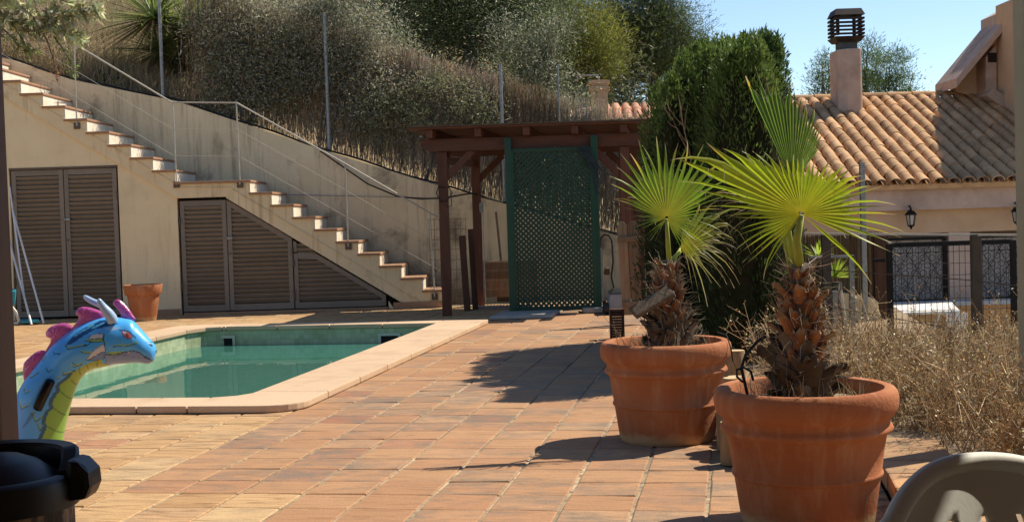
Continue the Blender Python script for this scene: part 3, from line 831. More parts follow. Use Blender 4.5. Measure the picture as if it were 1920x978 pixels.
# lattice screen
ls = empty('lattice_screen', (.5, 16.1, 0)); tag(ls, 'tall dark green plastic lattice screen standing in front of the pergola', 'lattice screen')
LX0, LX1, LZ0, LZ1, LY = .035, 1.005, .05, 2.025, 16.09
for (x, zt) in ((-.008, 2.155), (1.05, 2.155)):
    t = MB(); t.box((x, LY, zt / 2 + .02), (.082, .07, zt)); child(t.build('post', M['greenpost'], bevel=.008), ls)
    t = MB(); t.box((x + (.05 if x < .5 else -.05), LY - .006, 1.03), (.026, .05, 1.98)); child(t.build('channel', M['greenpost'], bevel=.004), ls)
for z in (LZ0 + .01, LZ1 - .012):
    t = MB(); t.box(((LX0 + LX1) / 2, LY, z), (LX1 - LX0, .03, .05)); child(t.build('frame_rail', M['greenpaint'], bevel=.004), ls)
def clip_lath(c, s):
    """centre line x*1 + s*z = c within the frame, returns ends"""
    pts = []
    for x in (LX0, LX1):
        z = (c - x) * s
        if LZ0 <= z <= LZ1: pts.append((x, z))
    for z in (LZ0, LZ1):
        x = c - z * s
        if LX0 < x < LX1: pts.append((x, z))
    return pts[:2] if len(pts) >= 2 else None
pitch = .064
for s in (1, -1):
    k = -45
    while k < 60:
        c = LX0 + k * pitch + .02
        e = clip_lath(c, s)
        k += 1
        if not e: continue
        a, b = e
        if math.hypot(a[0] - b[0], a[1] - b[1]) < .04: continue
        yy = LY + (.0035 if s > 0 else -.0035)
        t = MB(); t.bar((a[0], yy, a[1]), (b[0], yy, b[1]), .0275, .0065, up=(0, 1, 0))
        child(t.build('lath', M['greenpaint']), ls)
# coiled hose hung over the screen's corner
hs = MB()
for k in range(9):
    x0 = .86 + .02 * k
    hs.tube([(x0 - .02, LY - .05, 2.03), (x0 + .02, LY - .062, 1.98 - .012 * k), (x0 + .10 + .006 * k, LY - .066, 1.86 - .02 * k), (1.02 + .006 * k, LY - .06, 1.74 - .03 * k), (1.065 + .004 * k, LY - .055, 1.60 - .02 * k)], .0055, 6)
tag(hs.build('hanging_hose', M['hose']), 'bundle of thin dark blue tubing draped over the corner of the green lattice', 'hose')
pl = MB(); pl.hexa([(-.30, 15.35, .005), (.45, 15.35, .005), (.62, 16.35, .005), (-.12, 16.35, .005), (-.28, 15.37, .045), (.43, 15.37, .045), (.60, 16.33, .045), (-.10, 16.33, .045)])
tag(pl.build('stone_plinth', M['concrete'], bevel=.01), 'low dark stone plinth at the foot of the lattice screen by the pool corner', 'plinth')
pl = MB(); pl.box((1.16, 16.15, .035), (.62, .5, .06))
tag(pl.build('stone_plinth', M['concrete'], bevel=.01), 'small stone plinth under the right post of the lattice screen', 'plinth')

# things under the pergola
def stick_thing(name, label, cat, a, b, w, h, m, group=None):
    t = MB(); t.bar(a, b, w, h, up=(0, 1, 0)); return tag(t.build(name, M[m], bevel=.006), label, cat, group)
stick_thing('timber_stake', 'shorter dark timber stake standing beside the pergola post', 'stake', (-.60, 17.0, .0), (-.64, 17.0, .98), .085, .085, 'darkwood', 'dark timber stakes')
stick_thing('timber_stake', 'taller dark timber stake with a bolt, next to the shorter stake', 'stake', (-.50, 17.15, .0), (-.53, 17.15, 1.06), .075, .075, 'darkwood', 'dark timber stakes')
sh = empty('garden_tool', (-.15, 18.6, 0)); tag(sh, 'long wooden handled garden tool leaning on the wall behind the lattice', 'garden tool')
t = MB(); t.tube([(-.12, 18.60, .05), (-.21, 18.86, 1.28)], .016, 8); child(t.build('handle', M['greywood']), sh)
t = MB(); t.box((-.12, 18.58, .035), (.22, .03, .07)); child(t.build('blade', M['hinge']), sh)
cr = empty('wooden_crate', (-.05, 18.2, 0)); tag(cr, 'low slatted wooden crate in the shade under the pergola', 'crate')
for k in range(4):
    t = MB(); t.box((-.05, 17.95, .16 + k * .125), (.78, .02, .105)); child(t.build('plank', M['greywood'], bevel=.004), cr)
    t = MB(); t.box((-.05, 18.45, .16 + k * .125), (.78, .02, .105)); child(t.build('plank', M['greywood'], bevel=.004), cr)
for x in (-.42, .32):
    for y in (17.975, 18.425):
        t = MB(); t.box((x, y, .30), (.05, .03, .58)); child(t.build('corner_post', M['darkwood']), cr)
gr = empty('floor_grate', (-.2, 17.3, 0)); tag(gr, 'pale metal floor grate on the paving under the pergola', 'grate')
t = MB(); t.box((-.15, 17.3, .012), (.72, .32, .018)); child(t.build('frame', M['galv']), gr)
for k in range(16):
    t = MB(); t.box((-.47 + k * .043, 17.3, .03), (.012, .30, .02)); child(t.build('bar', M['galv']), gr)
wm = empty('wire_mesh_panel', (-.9, 18, 0)); tag(wm, 'rusty wire mesh panel standing behind the foot of the stairs', 'wire mesh')
for k in range(8):
    x = -1.13 + k * .072; t = MB(); t.tube([(x, 18.05, .01), (x, 18.05, 1.21)], .0035, 5); child(t.build('wire', M['hinge']), wm)
for k in range(9):
    z = .08 + k * .14; t = MB(); t.tube([(-1.14, 18.046, z), (-.61, 18.046, z)], .0035, 5); child(t.build('wire', M['hinge']), wm)
t = MB(); t.tube([at(835, 352, 16.17), at(822, 350, 16.17), at(818, 362, 16.17), at(826, 378, 16.17), at(838, 377, 16.17), at(848, 362, 16.17), at(840, 350, 16.17)], .007, 6)
t.tube([at(845, 360, 16.17), at(847, 385, 16.17), at(838, 388, 16.17)], .006, 6)
tag(t.build('cable_coil', M['cable']), 'small coil of black cable hung on the front pergola post', 'cable')
t = MB(); t.box((-.39, 17.66, 1.34), (.055, .05, .13)); tag(t.build('socket_box', M['galv'], bevel=.006), 'small grey socket box on the rear pergola post', 'socket box')
t = MB(); t.tube([(-.375, 17.67, .05), (-.375, 17.67, 1.28)], .008, 6); tag(t.build('socket_conduit', M['galv']), 'thin pale conduit running down the rear pergola post', 'pipe')

# picket panel to the right of the lattice
pk = empty('picket_panel', (1.4, 14.2, 0)); tag(pk, 'short weathered grey picket panel beside the left potted palm', 'picket fence')
PY = 14.2
for (x, w, h, tl) in ((1.205, .10, 1.115, .0), (1.32, .105, 1.12, .01), (1.555, .105, 1.15, -.01)):
    t = MB(); t.prism([(x - w/2 + .03, .10), (x + w/2 + .03, .10), (x + w/2, h - .04), (x + w/2 - .03, h), (x - w/2 + .03, h), (x - w/2, h - .04)], 'y', PY - .011, PY + .011)
    child(t.build('picket', M['greywood'], bevel=.003), pk)
pbar('cross_rail', (1.15, PY - .028, .925), (1.72, PY - .028, .93), .03, .055, 'greywood', .003, pk)
pbar('cross_rail', (1.18, PY - .028, .22), (1.75, PY - .028, .22), .03, .055, 'greywood', .003, pk)
# shower hose and cart in the gap
sp = empty('outdoor_tap', (1.16, 17.6, 0)); tag(sp, 'curved standpipe with hanging hose in the gap right of the lattice', 'tap')
t = MB(); t.tube([(1.20, 17.7, .02), (1.20, 17.7, .80), (1.215, 17.7, .88), (1.26, 17.7, .92), (1.32, 17.7, .91), (1.36, 17.7, .84), (1.37, 17.7, .55), (1.34, 17.7, .35), (1.39, 17.7, .1)], .012, 8); child(t.build('hose', M['hose']), sp)
t = MB(); t.tube([(1.20, 17.5, .02), (1.20, 17.5, .72), (1.17, 17.5, .76), (1.08, 17.5, .765)], .014, 8); child(t.build('pipe', M['galv']), sp)
t = MB(); t.tube([(1.28, 17.66, .40), (1.28, 17.62, .48)], [.05, .03], 8); child(t.build('valve', M['hinge']), sp)
ct = empty('garden_cart', (1.3, 15.6, 0)); tag(ct, 'small grey wheeled box with dark lid between lattice and pickets', 'cart')
t = MB(); t.hexa([(1.13, 15.55, .06), (1.42, 15.55, .06), (1.42, 15.95, .06), (1.13, 15.95, .06), (1.16, 15.58, .25), (1.40, 15.58, .25), (1.40, 15.92, .25), (1.16, 15.92, .25)]); child(t.build('body', M['greyplastic'], bevel=.02), ct)
t = MB(); t.hexa([(1.15, 15.57, .253), (1.41, 15.57, .253), (1.41, 15.93, .253), (1.15, 15.93, .253), (1.20, 15.62, .30), (1.37, 15.62, .30), (1.37, 15.88, .30), (1.20, 15.88, .30)]); child(t.build('lid', M['blackplastic'], bevel=.01), ct)
for (x, y) in ((1.11, 15.6), (1.44, 15.6), (1.11, 15.9), (1.44, 15.9)):
    t = MB(); t.tube([(x - .02, y, .075), (x + .02, y, .075)], .075, 16); child(t.build('wheel', M['blackplastic']), ct)
# vented brick, small block
bk = empty('vent_block', (1.0, 12.6, 0)); tag(bk, 'dark slotted upright block behind the rim of the left pot', 'block')
for k in range(11):
    t = MB(); t.box((.995, 12.6, .02 + k * .026), (.135, .10, .016)); child(t.build('fin', M['darkwood']), bk)
t = MB(); t.box((.935, 12.6, .145), (.016, .11, .29)); child(t.build('side', M['darkwood']), bk)
t = MB(); t.box((1.055, 12.6, .145), (.016, .11, .29)); child(t.build('side', M['darkwood']), bk)
t = MB(); t.hexa([(1.30, 11.8, .0), (1.50, 11.8, .0), (1.50, 12.0, .0), (1.30, 12.0, .0), (1.34, 11.84, .33), (1.48, 11.84, .33), (1.48, 12.0, .33), (1.34, 12.0, .33)])
tag(t.build('clay_block', M['blockstone'], bevel=.01), 'pale tapered clay block behind the trunk of the left palm', 'block')

# poles, pot and blue thing at the tall doors
def pole(a, b, r, label):
    t = MB(); t.tube([a, b], r, 8); return tag(t.build('pole', M['whitepaint']), label, 'pole', 'poles leaning on the louvred doors')
pole(at(24, 395, 17.70), at(82, 606, 16.95), .014, 'rightmost of the white poles leaning against the tall louvred doors')
pole(at(18, 350, 17.72), at(46, 560, 17.2), .012, 'middle white pole leaning against the tall louvred doors, shortest in view')
pole(at(12, 430, 17.70), at(59, 608, 16.85), .014, 'leftmost of the white poles, reaching the paving in front of the others')
br = empty('folded_chair', (-6.6, 16.9, 0)); tag(br, 'cream and teal folded garden chair half hidden by the porch post', 'chair')
t = MB(); t.tube([at(22, 575, 16.9), at(30, 585, 16.9), at(35, 600, 16.9), at(33, 606, 16.9), at(10, 606, 16.9)], .02, 8); child(t.build('frame', M['cream']), br)
t = MB(); t.tube([at(26, 570, 16.9), at(14, 540, 16.9), at(6, 500, 16.9)], .02, 8); child(t.build('back_frame', M['cream']), br)
t = MB(); t.hexa([at(8, 575, 16.85), at(28, 572, 16.85), at(30, 560, 17.05), at(8, 560, 17.05), at(8, 552, 16.85), at(29, 545, 16.85), at(31, 540, 17.05), at(8, 540, 17.05)]); child(t.build('seat', M['teal'], bevel=.02), br)
t = MB(); t.hexa([at(36, 606, 16.9), at(74, 604, 16.9), at(74, 600, 17.2), at(36, 601, 17.2), at(36, 601, 16.9), at(72, 600, 16.9), at(72, 597, 17.2), at(36, 597, 17.2)])
tag(t.build('plastic_mat', M['teal'], bevel=.006), 'flat teal plastic piece lying on the paving under the white poles', 'mat')

def pot_profile(kind):
    if kind == 'big':
        return [(0, .012), (.240, .012), (.247, .0), (.253, .012), (.256, .03), (.266, .10), (.2785, .186), (.286, .190), (.2885, .197), (.286, .204), (.282, .209), (.292, .28), (.303, .348), (.316, .356), (.326, .364), (.328, .373), (.324, .382), (.317, .390), (.315, .404), (.320, .416), (.334, .426), (.344, .441), (.349, .462), (.350, .488), (.346, .509), (.335, .523), (.322, .528), (.298, .524), (.290, .510), (.285, .470), (.280, .44)]
    return [(0, .012), (.155, .0), (.16, .01), (.20, .30), (.203, .335), (.225, .337), (.235, .35), (.250, .455), (.245, .468), (.230, .468), (.222, .455), (.215, .40)]
def pot(name, label, loc, kind, rz=0):
    r = empty(name, loc, rz); tag(r, label, 'flower pot', 'terracotta pots')
    t = MB(); t.lathe(pot_profile(kind), 96, wob=.004); o = t.build('pot_wall', M['terracotta'], r, auto=math.radians(50))
    t = MB(); n = 40; rr, zz = (.284, .455) if kind == 'big' else (.218, .42)
    vs = [(0, 0, zz + .035)]; fs = []
    for j in range(1, 7):
        for k in range(n):
            a = 2 * PI * k / n; q = rr * j / 6
            vs.append((q * math.cos(a), q * math.sin(a), zz + .035 * (1 - (j / 6) ** 2) + (mnoise.noise(Vector((q * 14 * math.cos(a), q * 14 * math.sin(a), loc[0])))) * .012))
    for k in range(n): fs.append((0, 1 + k, 1 + (k + 1) % n))
    for j in range(5):
        for k in range(n): fs.append((1 + j*n + k, 1 + (j+1)*n + k, 1 + (j+1)*n + (k+1) % n, 1 + j*n + (k+1) % n))
    t.add(vs, fs); t.build('soil', M['soil'], r, smooth=True)
    return r
pot('terracotta_pot', 'small empty terracotta pot standing by the tall louvred doors', (-4.83, 17.05, .002), 'small')
# ------------------------------------------------------------------ the lower house on the right
HY, RYD = 17.0, 20.7                                    # eave and ridge distance
EZ, RZ = 1.50, 2.90
hs_ = empty('neighbour_house', (5.5, 17.6, -1.6)); tag(hs_, 'peach rendered house with pan tiled roof behind the fence', 'house')
def hbox(name, x0, x1, y0, y1, z0, z1, m, par=None, bev=0):
    t = MB(); t.box(((x0 + x1) / 2, (y0 + y1) / 2, (z0 + z1) / 2), (x1 - x0, y1 - y0, z1 - z0)); return child(t.build(name, M[m], bevel=bev), par or hs_)
hbox('wall', 3.2, 9.5, 17.25, 17.55, .82, 1.44, 'peach')
hbox('eave_band', 3.2, 9.5, 17.13, 17.247, 1.13, 1.44, 'pinkrender')
hbox('wall', 3.2, 4.62, 17.25, 17.55, -1.8, .82, 'pinkrender')
hbox('wall', 4.62, 9.5, 17.56, 17.70, -1.8, .82, 'pinkrender')
hbox('pier', 5.78, 6.06, 17.26, 17.56, -1.8, .818, 'pinkrender')
hbox('side_wall', 3.2, 3.4, 17.56, 20.6, -1.8, 1.5, 'pinkrender')
hbox('parapet', 4.2, 9.5, 16.86, 17.10, -.50, -.12, 'orange')
hbox('parapet_top', 4.15, 9.5, 16.82, 17.14, -.118, -.065, 'slab')
hbox('base_wall', 4.2, 9.5, 16.90, 17.10, -1.8, -.502, 'pinkrender')
# grilled openings: shutter plate and a grille of circles and bars
def grille(x0, x1, z0, z1, y):
    sh_ = hbox('shutter', x0, x1, y + .05, y + .07, z0, z1, 'shutter')
    n = int((x1 - x0) / .115); d = (x1 - x0) / n
    rows = int((z1 - z0) / .100)
    ring = MB(); ring.tube([(.042 * math.cos(2 * PI * k / 10), 0, .042 * math.sin(2 * PI * k / 10)) for k in range(11)], .0035, 4, cap=False)
    rme = ring.mesh('grille_ring'); rme.materials.append(M['iron'])
    for r_i in range(rows):
        for k in range(n):
            o = bpy.data.objects.new('grille_ring', rme); COL.objects.link(o)
            o.parent = sh_; o.matrix_parent_inverse = Matrix.Translation(-hs_.location).inverted() @ Matrix.Translation(-hs_.location)
            o.location = (x0 + (k + .5 + (.5 if r_i % 2 else 0)) * d - (d * .25), y + .03, z0 + (r_i + .5) * .100)
    b = MB()
    for s in (1, -1):
        k = -30
        while k < 40:
            c = x0 + k * d
            pts = []
            for x in (x0, x1):
                z = z0 + (x - c) * s * 1.72
                if z0 <= z <= z1: pts.append((x, z))
            for z in (z0, z1):
                x = c + (z - z0) * s / 1.72
                if x0 < x < x1: pts.append((x, z))
            if len(pts) >= 2 and k % 2 == 0: b.bar((pts[0][0], y + .022 + .004 * s, pts[0][1]), (pts[1][0], y + .022 + .004 * s, pts[1][1]), .006, .005, up=(0, 1, 0))
            k += 1
    o = b.build('grille_bars', M['iron']); o.parent = sh_
    for (a0, a1, b0, b1) in ((x0 - .02, x1 + .02, z1, z1 + .035), (x0 - .02, x1 + .02, z0 - .03, z0), (x0 - .03, x0, z0, z1), (x1, x1 + .03, z0, z1)):
        t = MB(); t.box(((a0 + a1) / 2, y + .03, (b0 + b1) / 2), (a1 - a0, .04, b1 - b0)); o = t.build('grille_frame', M['iron']); o.parent = sh_
grille(4.66, 5.72, -.06, .73, 17.30)
grille(6.10, 7.2, -.06, .73, 17.30)
# roof
ca = math.atan2(RZ - EZ, RYD - HY)
slope_len = math.hypot(RZ - EZ, RYD - HY)
rf = MB(); rf.hexa([(3.0, HY + .02, EZ - .10), (9.5, HY + .02, EZ - .10), (9.5, RYD, RZ - .10), (3.0, RYD, RZ - .10), (3.0, HY + .02, EZ - .035), (9.5, HY + .02, EZ - .035), (9.5, RYD, RZ - .035), (3.0, RYD, RZ - .035)])
roof = child(rf.build('roof', M['rooftile']), hs_)
PITCH_T, EXPO = .190, .285
def barrel(r0, r1, L, up=True, n=8, th=.012):
    mb = MB(); vs = []
    for (rr, yy, zz) in ((r0, 0, 0), (r1, L, .0)):
        for off in (0, th):
            for k in range(n + 1):
                a = PI * k / n
                q = rr - off
                vs.append((q * math.cos(a), yy, (q * math.sin(a) * .85 if up else -q * math.sin(a) * .6)))
    m = n + 1; fs = []
    for k in range(n):
        fs.append((k, k + 1, 2*m + k + 1, 2*m + k)); fs.append((m + k + 1, m + k, 3*m + k, 3*m + k + 1))
        fs.append((k + 1, k, m + k, m + k + 1)); fs.append((2*m + k, 2*m + k + 1, 3*m + k + 1, 3*m + k))
    mb.add(vs, fs); return mb
tme = barrel(.088, .068, .36).mesh('cover_tile'); tme.materials.append(M['rooftile'])
tme.polygons.foreach_set('use_smooth', [True] * len(tme.polygons)); tme.set_sharp_from_angle(angle=math.radians(50))
chan = MB(); cnt = 0
rr_ = random.Random(21)
far_tiles = MB()
ncol = int((9.4 - 3.05) / PITCH_T)
cands = []
for i in range(ncol):
    x = 3.10 + i * PITCH_T
    for j in range(14):
        s = -.05 + j * EXPO
        y = HY + s * math.cos(ca); z = EZ + s * math.sin(ca)
        q = view_px((x, y, z + .05))
        cands.append((1490 < q[0] < 1912, x, y, z))
for (vis, x, y, z) in cands:
    if vis and cnt < 298:
        o = bpy.data.objects.new('cover_tile', tme); COL.objects.link(o); o.parent = roof; cnt += 1
        o.location = (x + rr_.uniform(-.006, .006), y, z - .012 + rr_.uniform(-.003, .006)); o.rotation_euler = (ca + .035 + rr_.uniform(-.012, .012), 0, rr_.uniform(-.025, .025))
    else:
        Mx = Matrix.Translation((x, y, z - .012)) @ Matrix.Rotation(ca + .035, 4, 'X')
        far_tiles.add([Mx @ v.co for v in tme.vertices], [tuple(p.vertices) for p in tme.polygons])
o = far_tiles.build('cover_tiles', M['rooftile'], roof); tag(o, kind='stuff')
for i in range(ncol + 1):
    x = 3.10 + (i - .5) * PITCH_T
    Mx = Matrix.Translation((x, HY, EZ - .01)) @ Matrix.Rotation(ca, 4, 'X')
    bb = barrel(.075, .075, slope_len, up=False, n=5); chan.add([Mx @ Vector(v) for v in bb.v], bb.f)
o = chan.build('channel_tiles', M['rooftile'], roof); tag(o, kind='stuff')
rme2 = barrel(.10, .085, .42).mesh('ridge_tile'); rme2.materials.append(M['rooftile'])
for i in range(15):
    o = bpy.data.objects.new('ridge_tile', rme2); COL.objects.link(o); o.parent = roof
    o.location = (3.1 + i * .385, RYD - .01, RZ + .0); o.rotation_euler = (0, 0, -PI / 2 + rr_.uniform(-.02, .02)); o.location.x += .2
roof.matrix_parent_inverse = Matrix.Translation(-hs_.location)
# chimney: octagonal-cornered stack and slatted cowl
ch = empty('chimney', (0, 0, 0)); ch.parent = hs_; ch.matrix_parent_inverse = Matrix.Translation(-hs_.location)
CY = 19.9
cl, cr_ = at(1556, 150, CY + .6).x, at(1618, 150, CY).x
cz0, cz1 = 2.35, at(1587, 91, CY).z
bv = .12; cd = .60
poly = [(cl + bv, CY), (cr_ - .04, CY), (cr_, CY + .04), (cr_, CY + cd), (cl, CY + cd), (cl, CY + bv)]
t = MB(); t.prism(poly, 'z', cz0, cz1); t.build('stack', M['chimney'], ch, bevel=.02)
fx = (cl + cr_) / 2 + .015
t = MB(); t.box((fx, CY + .3, cz1 + .07), (.27, .27, .15)); t.build('flue', M['lead'], ch)
zb = cz1 + .15; W2 = .232
t = MB(); t.hexa([(fx-.18, CY+.12, zb-.03), (fx+.18, CY+.12, zb-.03), (fx+.18, CY+.48, zb-.03), (fx-.18, CY+.48, zb-.03), (fx-W2, CY+.05, zb+.045), (fx+W2, CY+.05, zb+.045), (fx+W2, CY+.55, zb+.045), (fx-W2, CY+.55, zb+.045)]); t.build('cowl_base', M['cowl'], ch)
zt = at(1587, 14, CY).z
t = MB(); t.hexa([(fx-W2, CY+.05, zt-.10), (fx+W2, CY+.05, zt-.10), (fx+W2, CY+.55, zt-.10), (fx-W2, CY+.55, zt-.10), (fx-.19, CY+.11, zt), (fx+.19, CY+.11, zt), (fx+.19, CY+.49, zt), (fx-.19, CY+.49, zt)]); t.build('cowl_cap', M['cowl'], ch)
for (sx, sy) in ((-1, -1), (1, -1), (1, 1), (-1, 1)):
    t = MB(); t.box((fx + sx * .17, CY + .3 + sy * .17, (zb + zt) / 2), (.045, .045, zt - .10 - zb - .04)); t.build('cowl_post', M['cowl'], ch)
nb = 5
for k in range(nb):
    z = zb + .085 + (zt - .13 - zb - .085) * k / (nb - .6)
    t = MB()
    for sy in (-1, 1): t.box((fx, CY + .3 + sy * .218, z), (.455, .035, .030))
    for sx in (-1, 1): t.box((fx + sx * .214, CY + .3, z), (.035, .40, .030))
    t.build('cowl_slat', M['cowl'], ch)
# taller gable wing at the right edge
wg = empty('upper_wing', (0, 0, 0)); wg.parent = hs_; wg.matrix_parent_inverse = Matrix.Translation(-hs_.location)
GX = 7.02; GY = 20.2
def g_(x, y, Y=GY): q = at(x, y, Y); return (q.x, q.z)
p1, p2, p3 = g_(1783, 165), g_(1875, 55), g_(1925, 5)
pw = [g_(1806, 168), g_(1806, 148), g_(1880, 62), g_(1990, -20), g_(1990, 210), g_(1850, 180)]
t = MB(); t.prism([(x, z) for x, z in pw][::-1], 'y', GY + .35, GY + .60); t.build('gable_wall', M['peach'], wg)
t = MB(); t.box((8.9, 18.75, 2.6), (2.7, 2.9, 3.2)); t.build('side_block', M['peach'], wg)
# verge: raking slab edge
def rake(a, b, th, y0, y1, m):
    t = MB(); t.prism([a, b, (b[0], b[1] + th), (a[0], a[1] + th)], 'y', y0, y1); return t.build('verge', M[m], wg, bevel=.01)
rake(g_(1783, 168), g_(1872, 60), .14, GY - .25, GY + .75, 'chimney')
rake(g_(1872, 62), g_(1990, -4), .30, GY - .25, GY + .75, 'chimney')
pp = [g_(1846, 185), g_(1866, 185), g_(1866, 84), g_(1846, 108)]
t = MB(); t.prism(pp[::-1], 'y', GY - .05, GY + .347); t.build('pillar', M['chimney'], wg)
pp = [g_(1850, 118), g_(1866, 118), g_(1866, 100), g_(1850, 100)]
t = MB(); t.prism(pp[::-1], 'y', GY - .056, GY - .05); t.build('vent_plate', M['cowl'], wg)
pp = [g_(1838, 172), g_(1990, 260), g_(1990, 205), g_(1850, 170)]
t = MB(); t.prism([g_(1836, 182), g_(2000, 300), g_(2000, 255), g_(1850, 170)], 'y', GY - .30, GY + .349); t.build('flashing_kerb', M['chimney'], wg)
t = MB(); t.tube([at(1893, 108, GY + .3), at(1890, 118, GY + .3), at(1893, 126, GY + .3), at(1903, 130, GY + .3)], .008, 6); t.tube([at(1897, 105, GY + .32), at(1897, 113, GY + .32)], .03, 6); t.build('wall_cable', M['iron'], wg)
# wall lantern
def lantern(px, py, label):
    Y = 17.05; c = at(px, py, Y); r = empty('wall_lantern', c); tag(r, label, 'lantern', 'wall lanterns')
    def lt(name, m, *fn):
        t = MB()
        for f in fn: f(t)
        o = t.build(name, M[m], r, auto=.6); return o
    lt('glass', 'amber', lambda t: t.lathe([(.0, -.075), (.040, -.075), (.062, .055), (.0, .055)], 6))
    lt('roof_cap', 'iron', lambda t: t.lathe([(.08, .055), (.082, .065), (.05, .10), (.02, .115), (.012, .135), (.018, .145), (0, .16)], 6))
    lt('base', 'iron', lambda t: t.lathe([(0, -.135), (.012, -.12), (.02, -.10), (.048, -.085), (.046, -.072), (0, -.072)], 6))
    for k in range(6):
        a = 2 * PI * k / 6
        lt('bar', 'iron', lambda t: t.tube([(.042 * math.cos(a), .042 * math.sin(a), -.075), (.064 * math.cos(a), .064 * math.sin(a), .058)], .006, 5))
    lt('bracket', 'iron', lambda t: t.tube([(0, 0, .14), (0, .04, .18), (0, .09, .16), (0, .10, .05)], .009, 6))
    return r
lantern(1708, 411, 'black wall lantern on the peach house wall right of the palm leaf')
lantern(1907, 405, 'black wall lantern half hidden behind the pale pillar at the right edge')
# folding table with a patterned cloth behind the fence
tb_ = empty('garden_table', (4.55, 15.2, -1.2)); tag(tb_, 'small white garden table with a patterned cloth behind the wire fence', 'table')
TY = 15.2
c = at(1730, 580, TY)
t = MB(); t.hexa([(c.x - .42, TY - .35, c.z - .03), (c.x + .30, TY - .40, c.z - .02), (c.x + .46, TY + .35, c.z + .02), (c.x - .36, TY + .35, c.z + .0), (c.x - .42, TY - .35, c.z), (c.x + .30, TY - .40, c.z + .01), (c.x + .46, TY + .35, c.z + .05), (c.x - .36, TY + .35, c.z + .03)]); child(t.build('table_top', M['cloth'], bevel=.01), tb_)
t = MB()
for k in range(7):
    x0 = c.x + .14 + k * .035; t.hexa([(x0, TY - .40 + .02 * (k % 2), c.z - .42), (x0 + .034, TY - .40 + .02 * ((k + 1) % 2), c.z - .40), (x0 + .034, TY - .385, c.z - .4), (x0, TY - .385, c.z - .42), (x0, TY - .402, c.z - .02), (x0 + .034, TY - .402, c.z - .02), (x0 + .034, TY - .39, c.z - .02), (x0, TY - .39, c.z - .02)])
child(t.build('cloth_drop', M['cloth']), tb_)
for sx in (-1, 1):
    t = MB(); t.tube([(c.x - .3 * sx, TY - .25, c.z - .03), (c.x + .3 * sx, TY - .2, -1.58)], .018, 6); child(t.build('leg', M['whitepaint']), tb_)
    t = MB(); t.tube([(c.x - .3 * sx, TY + .25, c.z - .0), (c.x + .3 * sx, TY + .25, -1.58)], .018, 6); child(t.build('leg', M['whitepaint']), tb_)
# ground of the lower plot
t = MB(); t.box((7.5, 14.6, -1.72), (11, 9.0, .12)); tag(t.build('lower_terrace', M['concrete']), kind='structure')

# ------------------------------------------------------------------ wire fence between the plots
FY = 9.0
fe = empty('wire_fence', (2.8, FY, 0)); tag(fe, 'brown post and wire fence with top rail behind the dry shrubs', 'fence')
def fpost(x0, x1, yt, yb, Y, name='post', m='postbrown'):
    a, b = at((x0 + x1) / 2, yt, Y), at((x0 + x1) / 2, yb, Y); w = (x1 - x0) / FPX * Y
    t = MB(); t.box((a.x, Y, (a.z - .35) / 2), (w, w * .8, a.z + .35)); return child(t.build(name, M[m], bevel=.004), fe)
fpost(1540, 1556, 437, 660, 9.5); fpost(1820, 1838, 439, 690, 8.9)
t = MB(); t.bar(at(1510, 438, 9.55), at(1990, 441, 8.6), .03, .014); child(t.build('top_rail', M['rail']), fe)
for (a, b, c_) in (((1540, 505), (1820, 525), (1990, 545)), ((1540, 572), (1820, 622), (1990, 652))):
    t = MB(); t.tube([at(*a, 9.5), at(*b, 8.9), at(*c_, 8.55)], .0035, 5); child(t.build('wire', M['hinge']), fe)
f2 = empty('low_rail', (2.4, 10.4, 0)); tag(f2, 'low grey metal rail with two slim posts behind the right palm trunk', 'rail')
for x in (1565, 1596):
    a = at(x, 480 if x > 1580 else 545, 10.4); t = MB(); t.box((a.x, 10.4, (a.z - .5) / 2), (.04, .03, a.z + .5)); child(t.build('post', M['galv']), f2)
t = MB(); t.bar(at(1518, 482, 10.4), at(1601, 480, 10.4), .03, .02); child(t.build('rail', M['galv']), f2)
GYY = 11.2
ga = empty('mesh_gate', (3.5, GYY, -.4)); tag(ga, 'black framed wire mesh gate in front of the house wall', 'gate')
A_, B_ = at(1667, 457, GYY), at(1899, 451, GYY); zb_ = at(1899, 640, GYY).z
for x in (A_.x, B_.x):
    t = MB(); t.box((x, GYY, (A_.z + zb_) / 2), (.045, .04, A_.z - zb_)); child(t.build('frame_post', M['iron']), ga)
t = MB(); t.box(((A_.x + B_.x) / 2, GYY, A_.z - .012), (B_.x - A_.x - .046, .04, .04)); child(t.build('frame_top', M['iron']), ga)
t = MB(); t.box(((A_.x + B_.x) / 2, GYY, zb_ + .02), (B_.x - A_.x - .046, .04, .04)); child(t.build('frame_bottom', M['iron']), ga)
k = 0; x = A_.x + .05
while x < B_.x - .02:
    t = MB(); t.tube([(x, GYY, zb_ + .02), (x, GYY, A_.z - .03)], .0026, 4); child(t.build('wire', M['iron']), ga); x += .05
z = zb_ + .09
while z < A_.z - .05:
    t = MB(); t.tube([(A_.x, GYY - .004, z), (B_.x, GYY - .004, z)], .0026, 4); child(t.build('wire', M['iron']), ga); z += .10
t = MB(); t.box((A_.x - .09, GYY, A_.z - .14), (.10, .02, .03)); t.box((B_.x + .07, GYY, A_.z - .13), (.08, .02, .03)); child(t.build('hinge', M['iron']), ga)
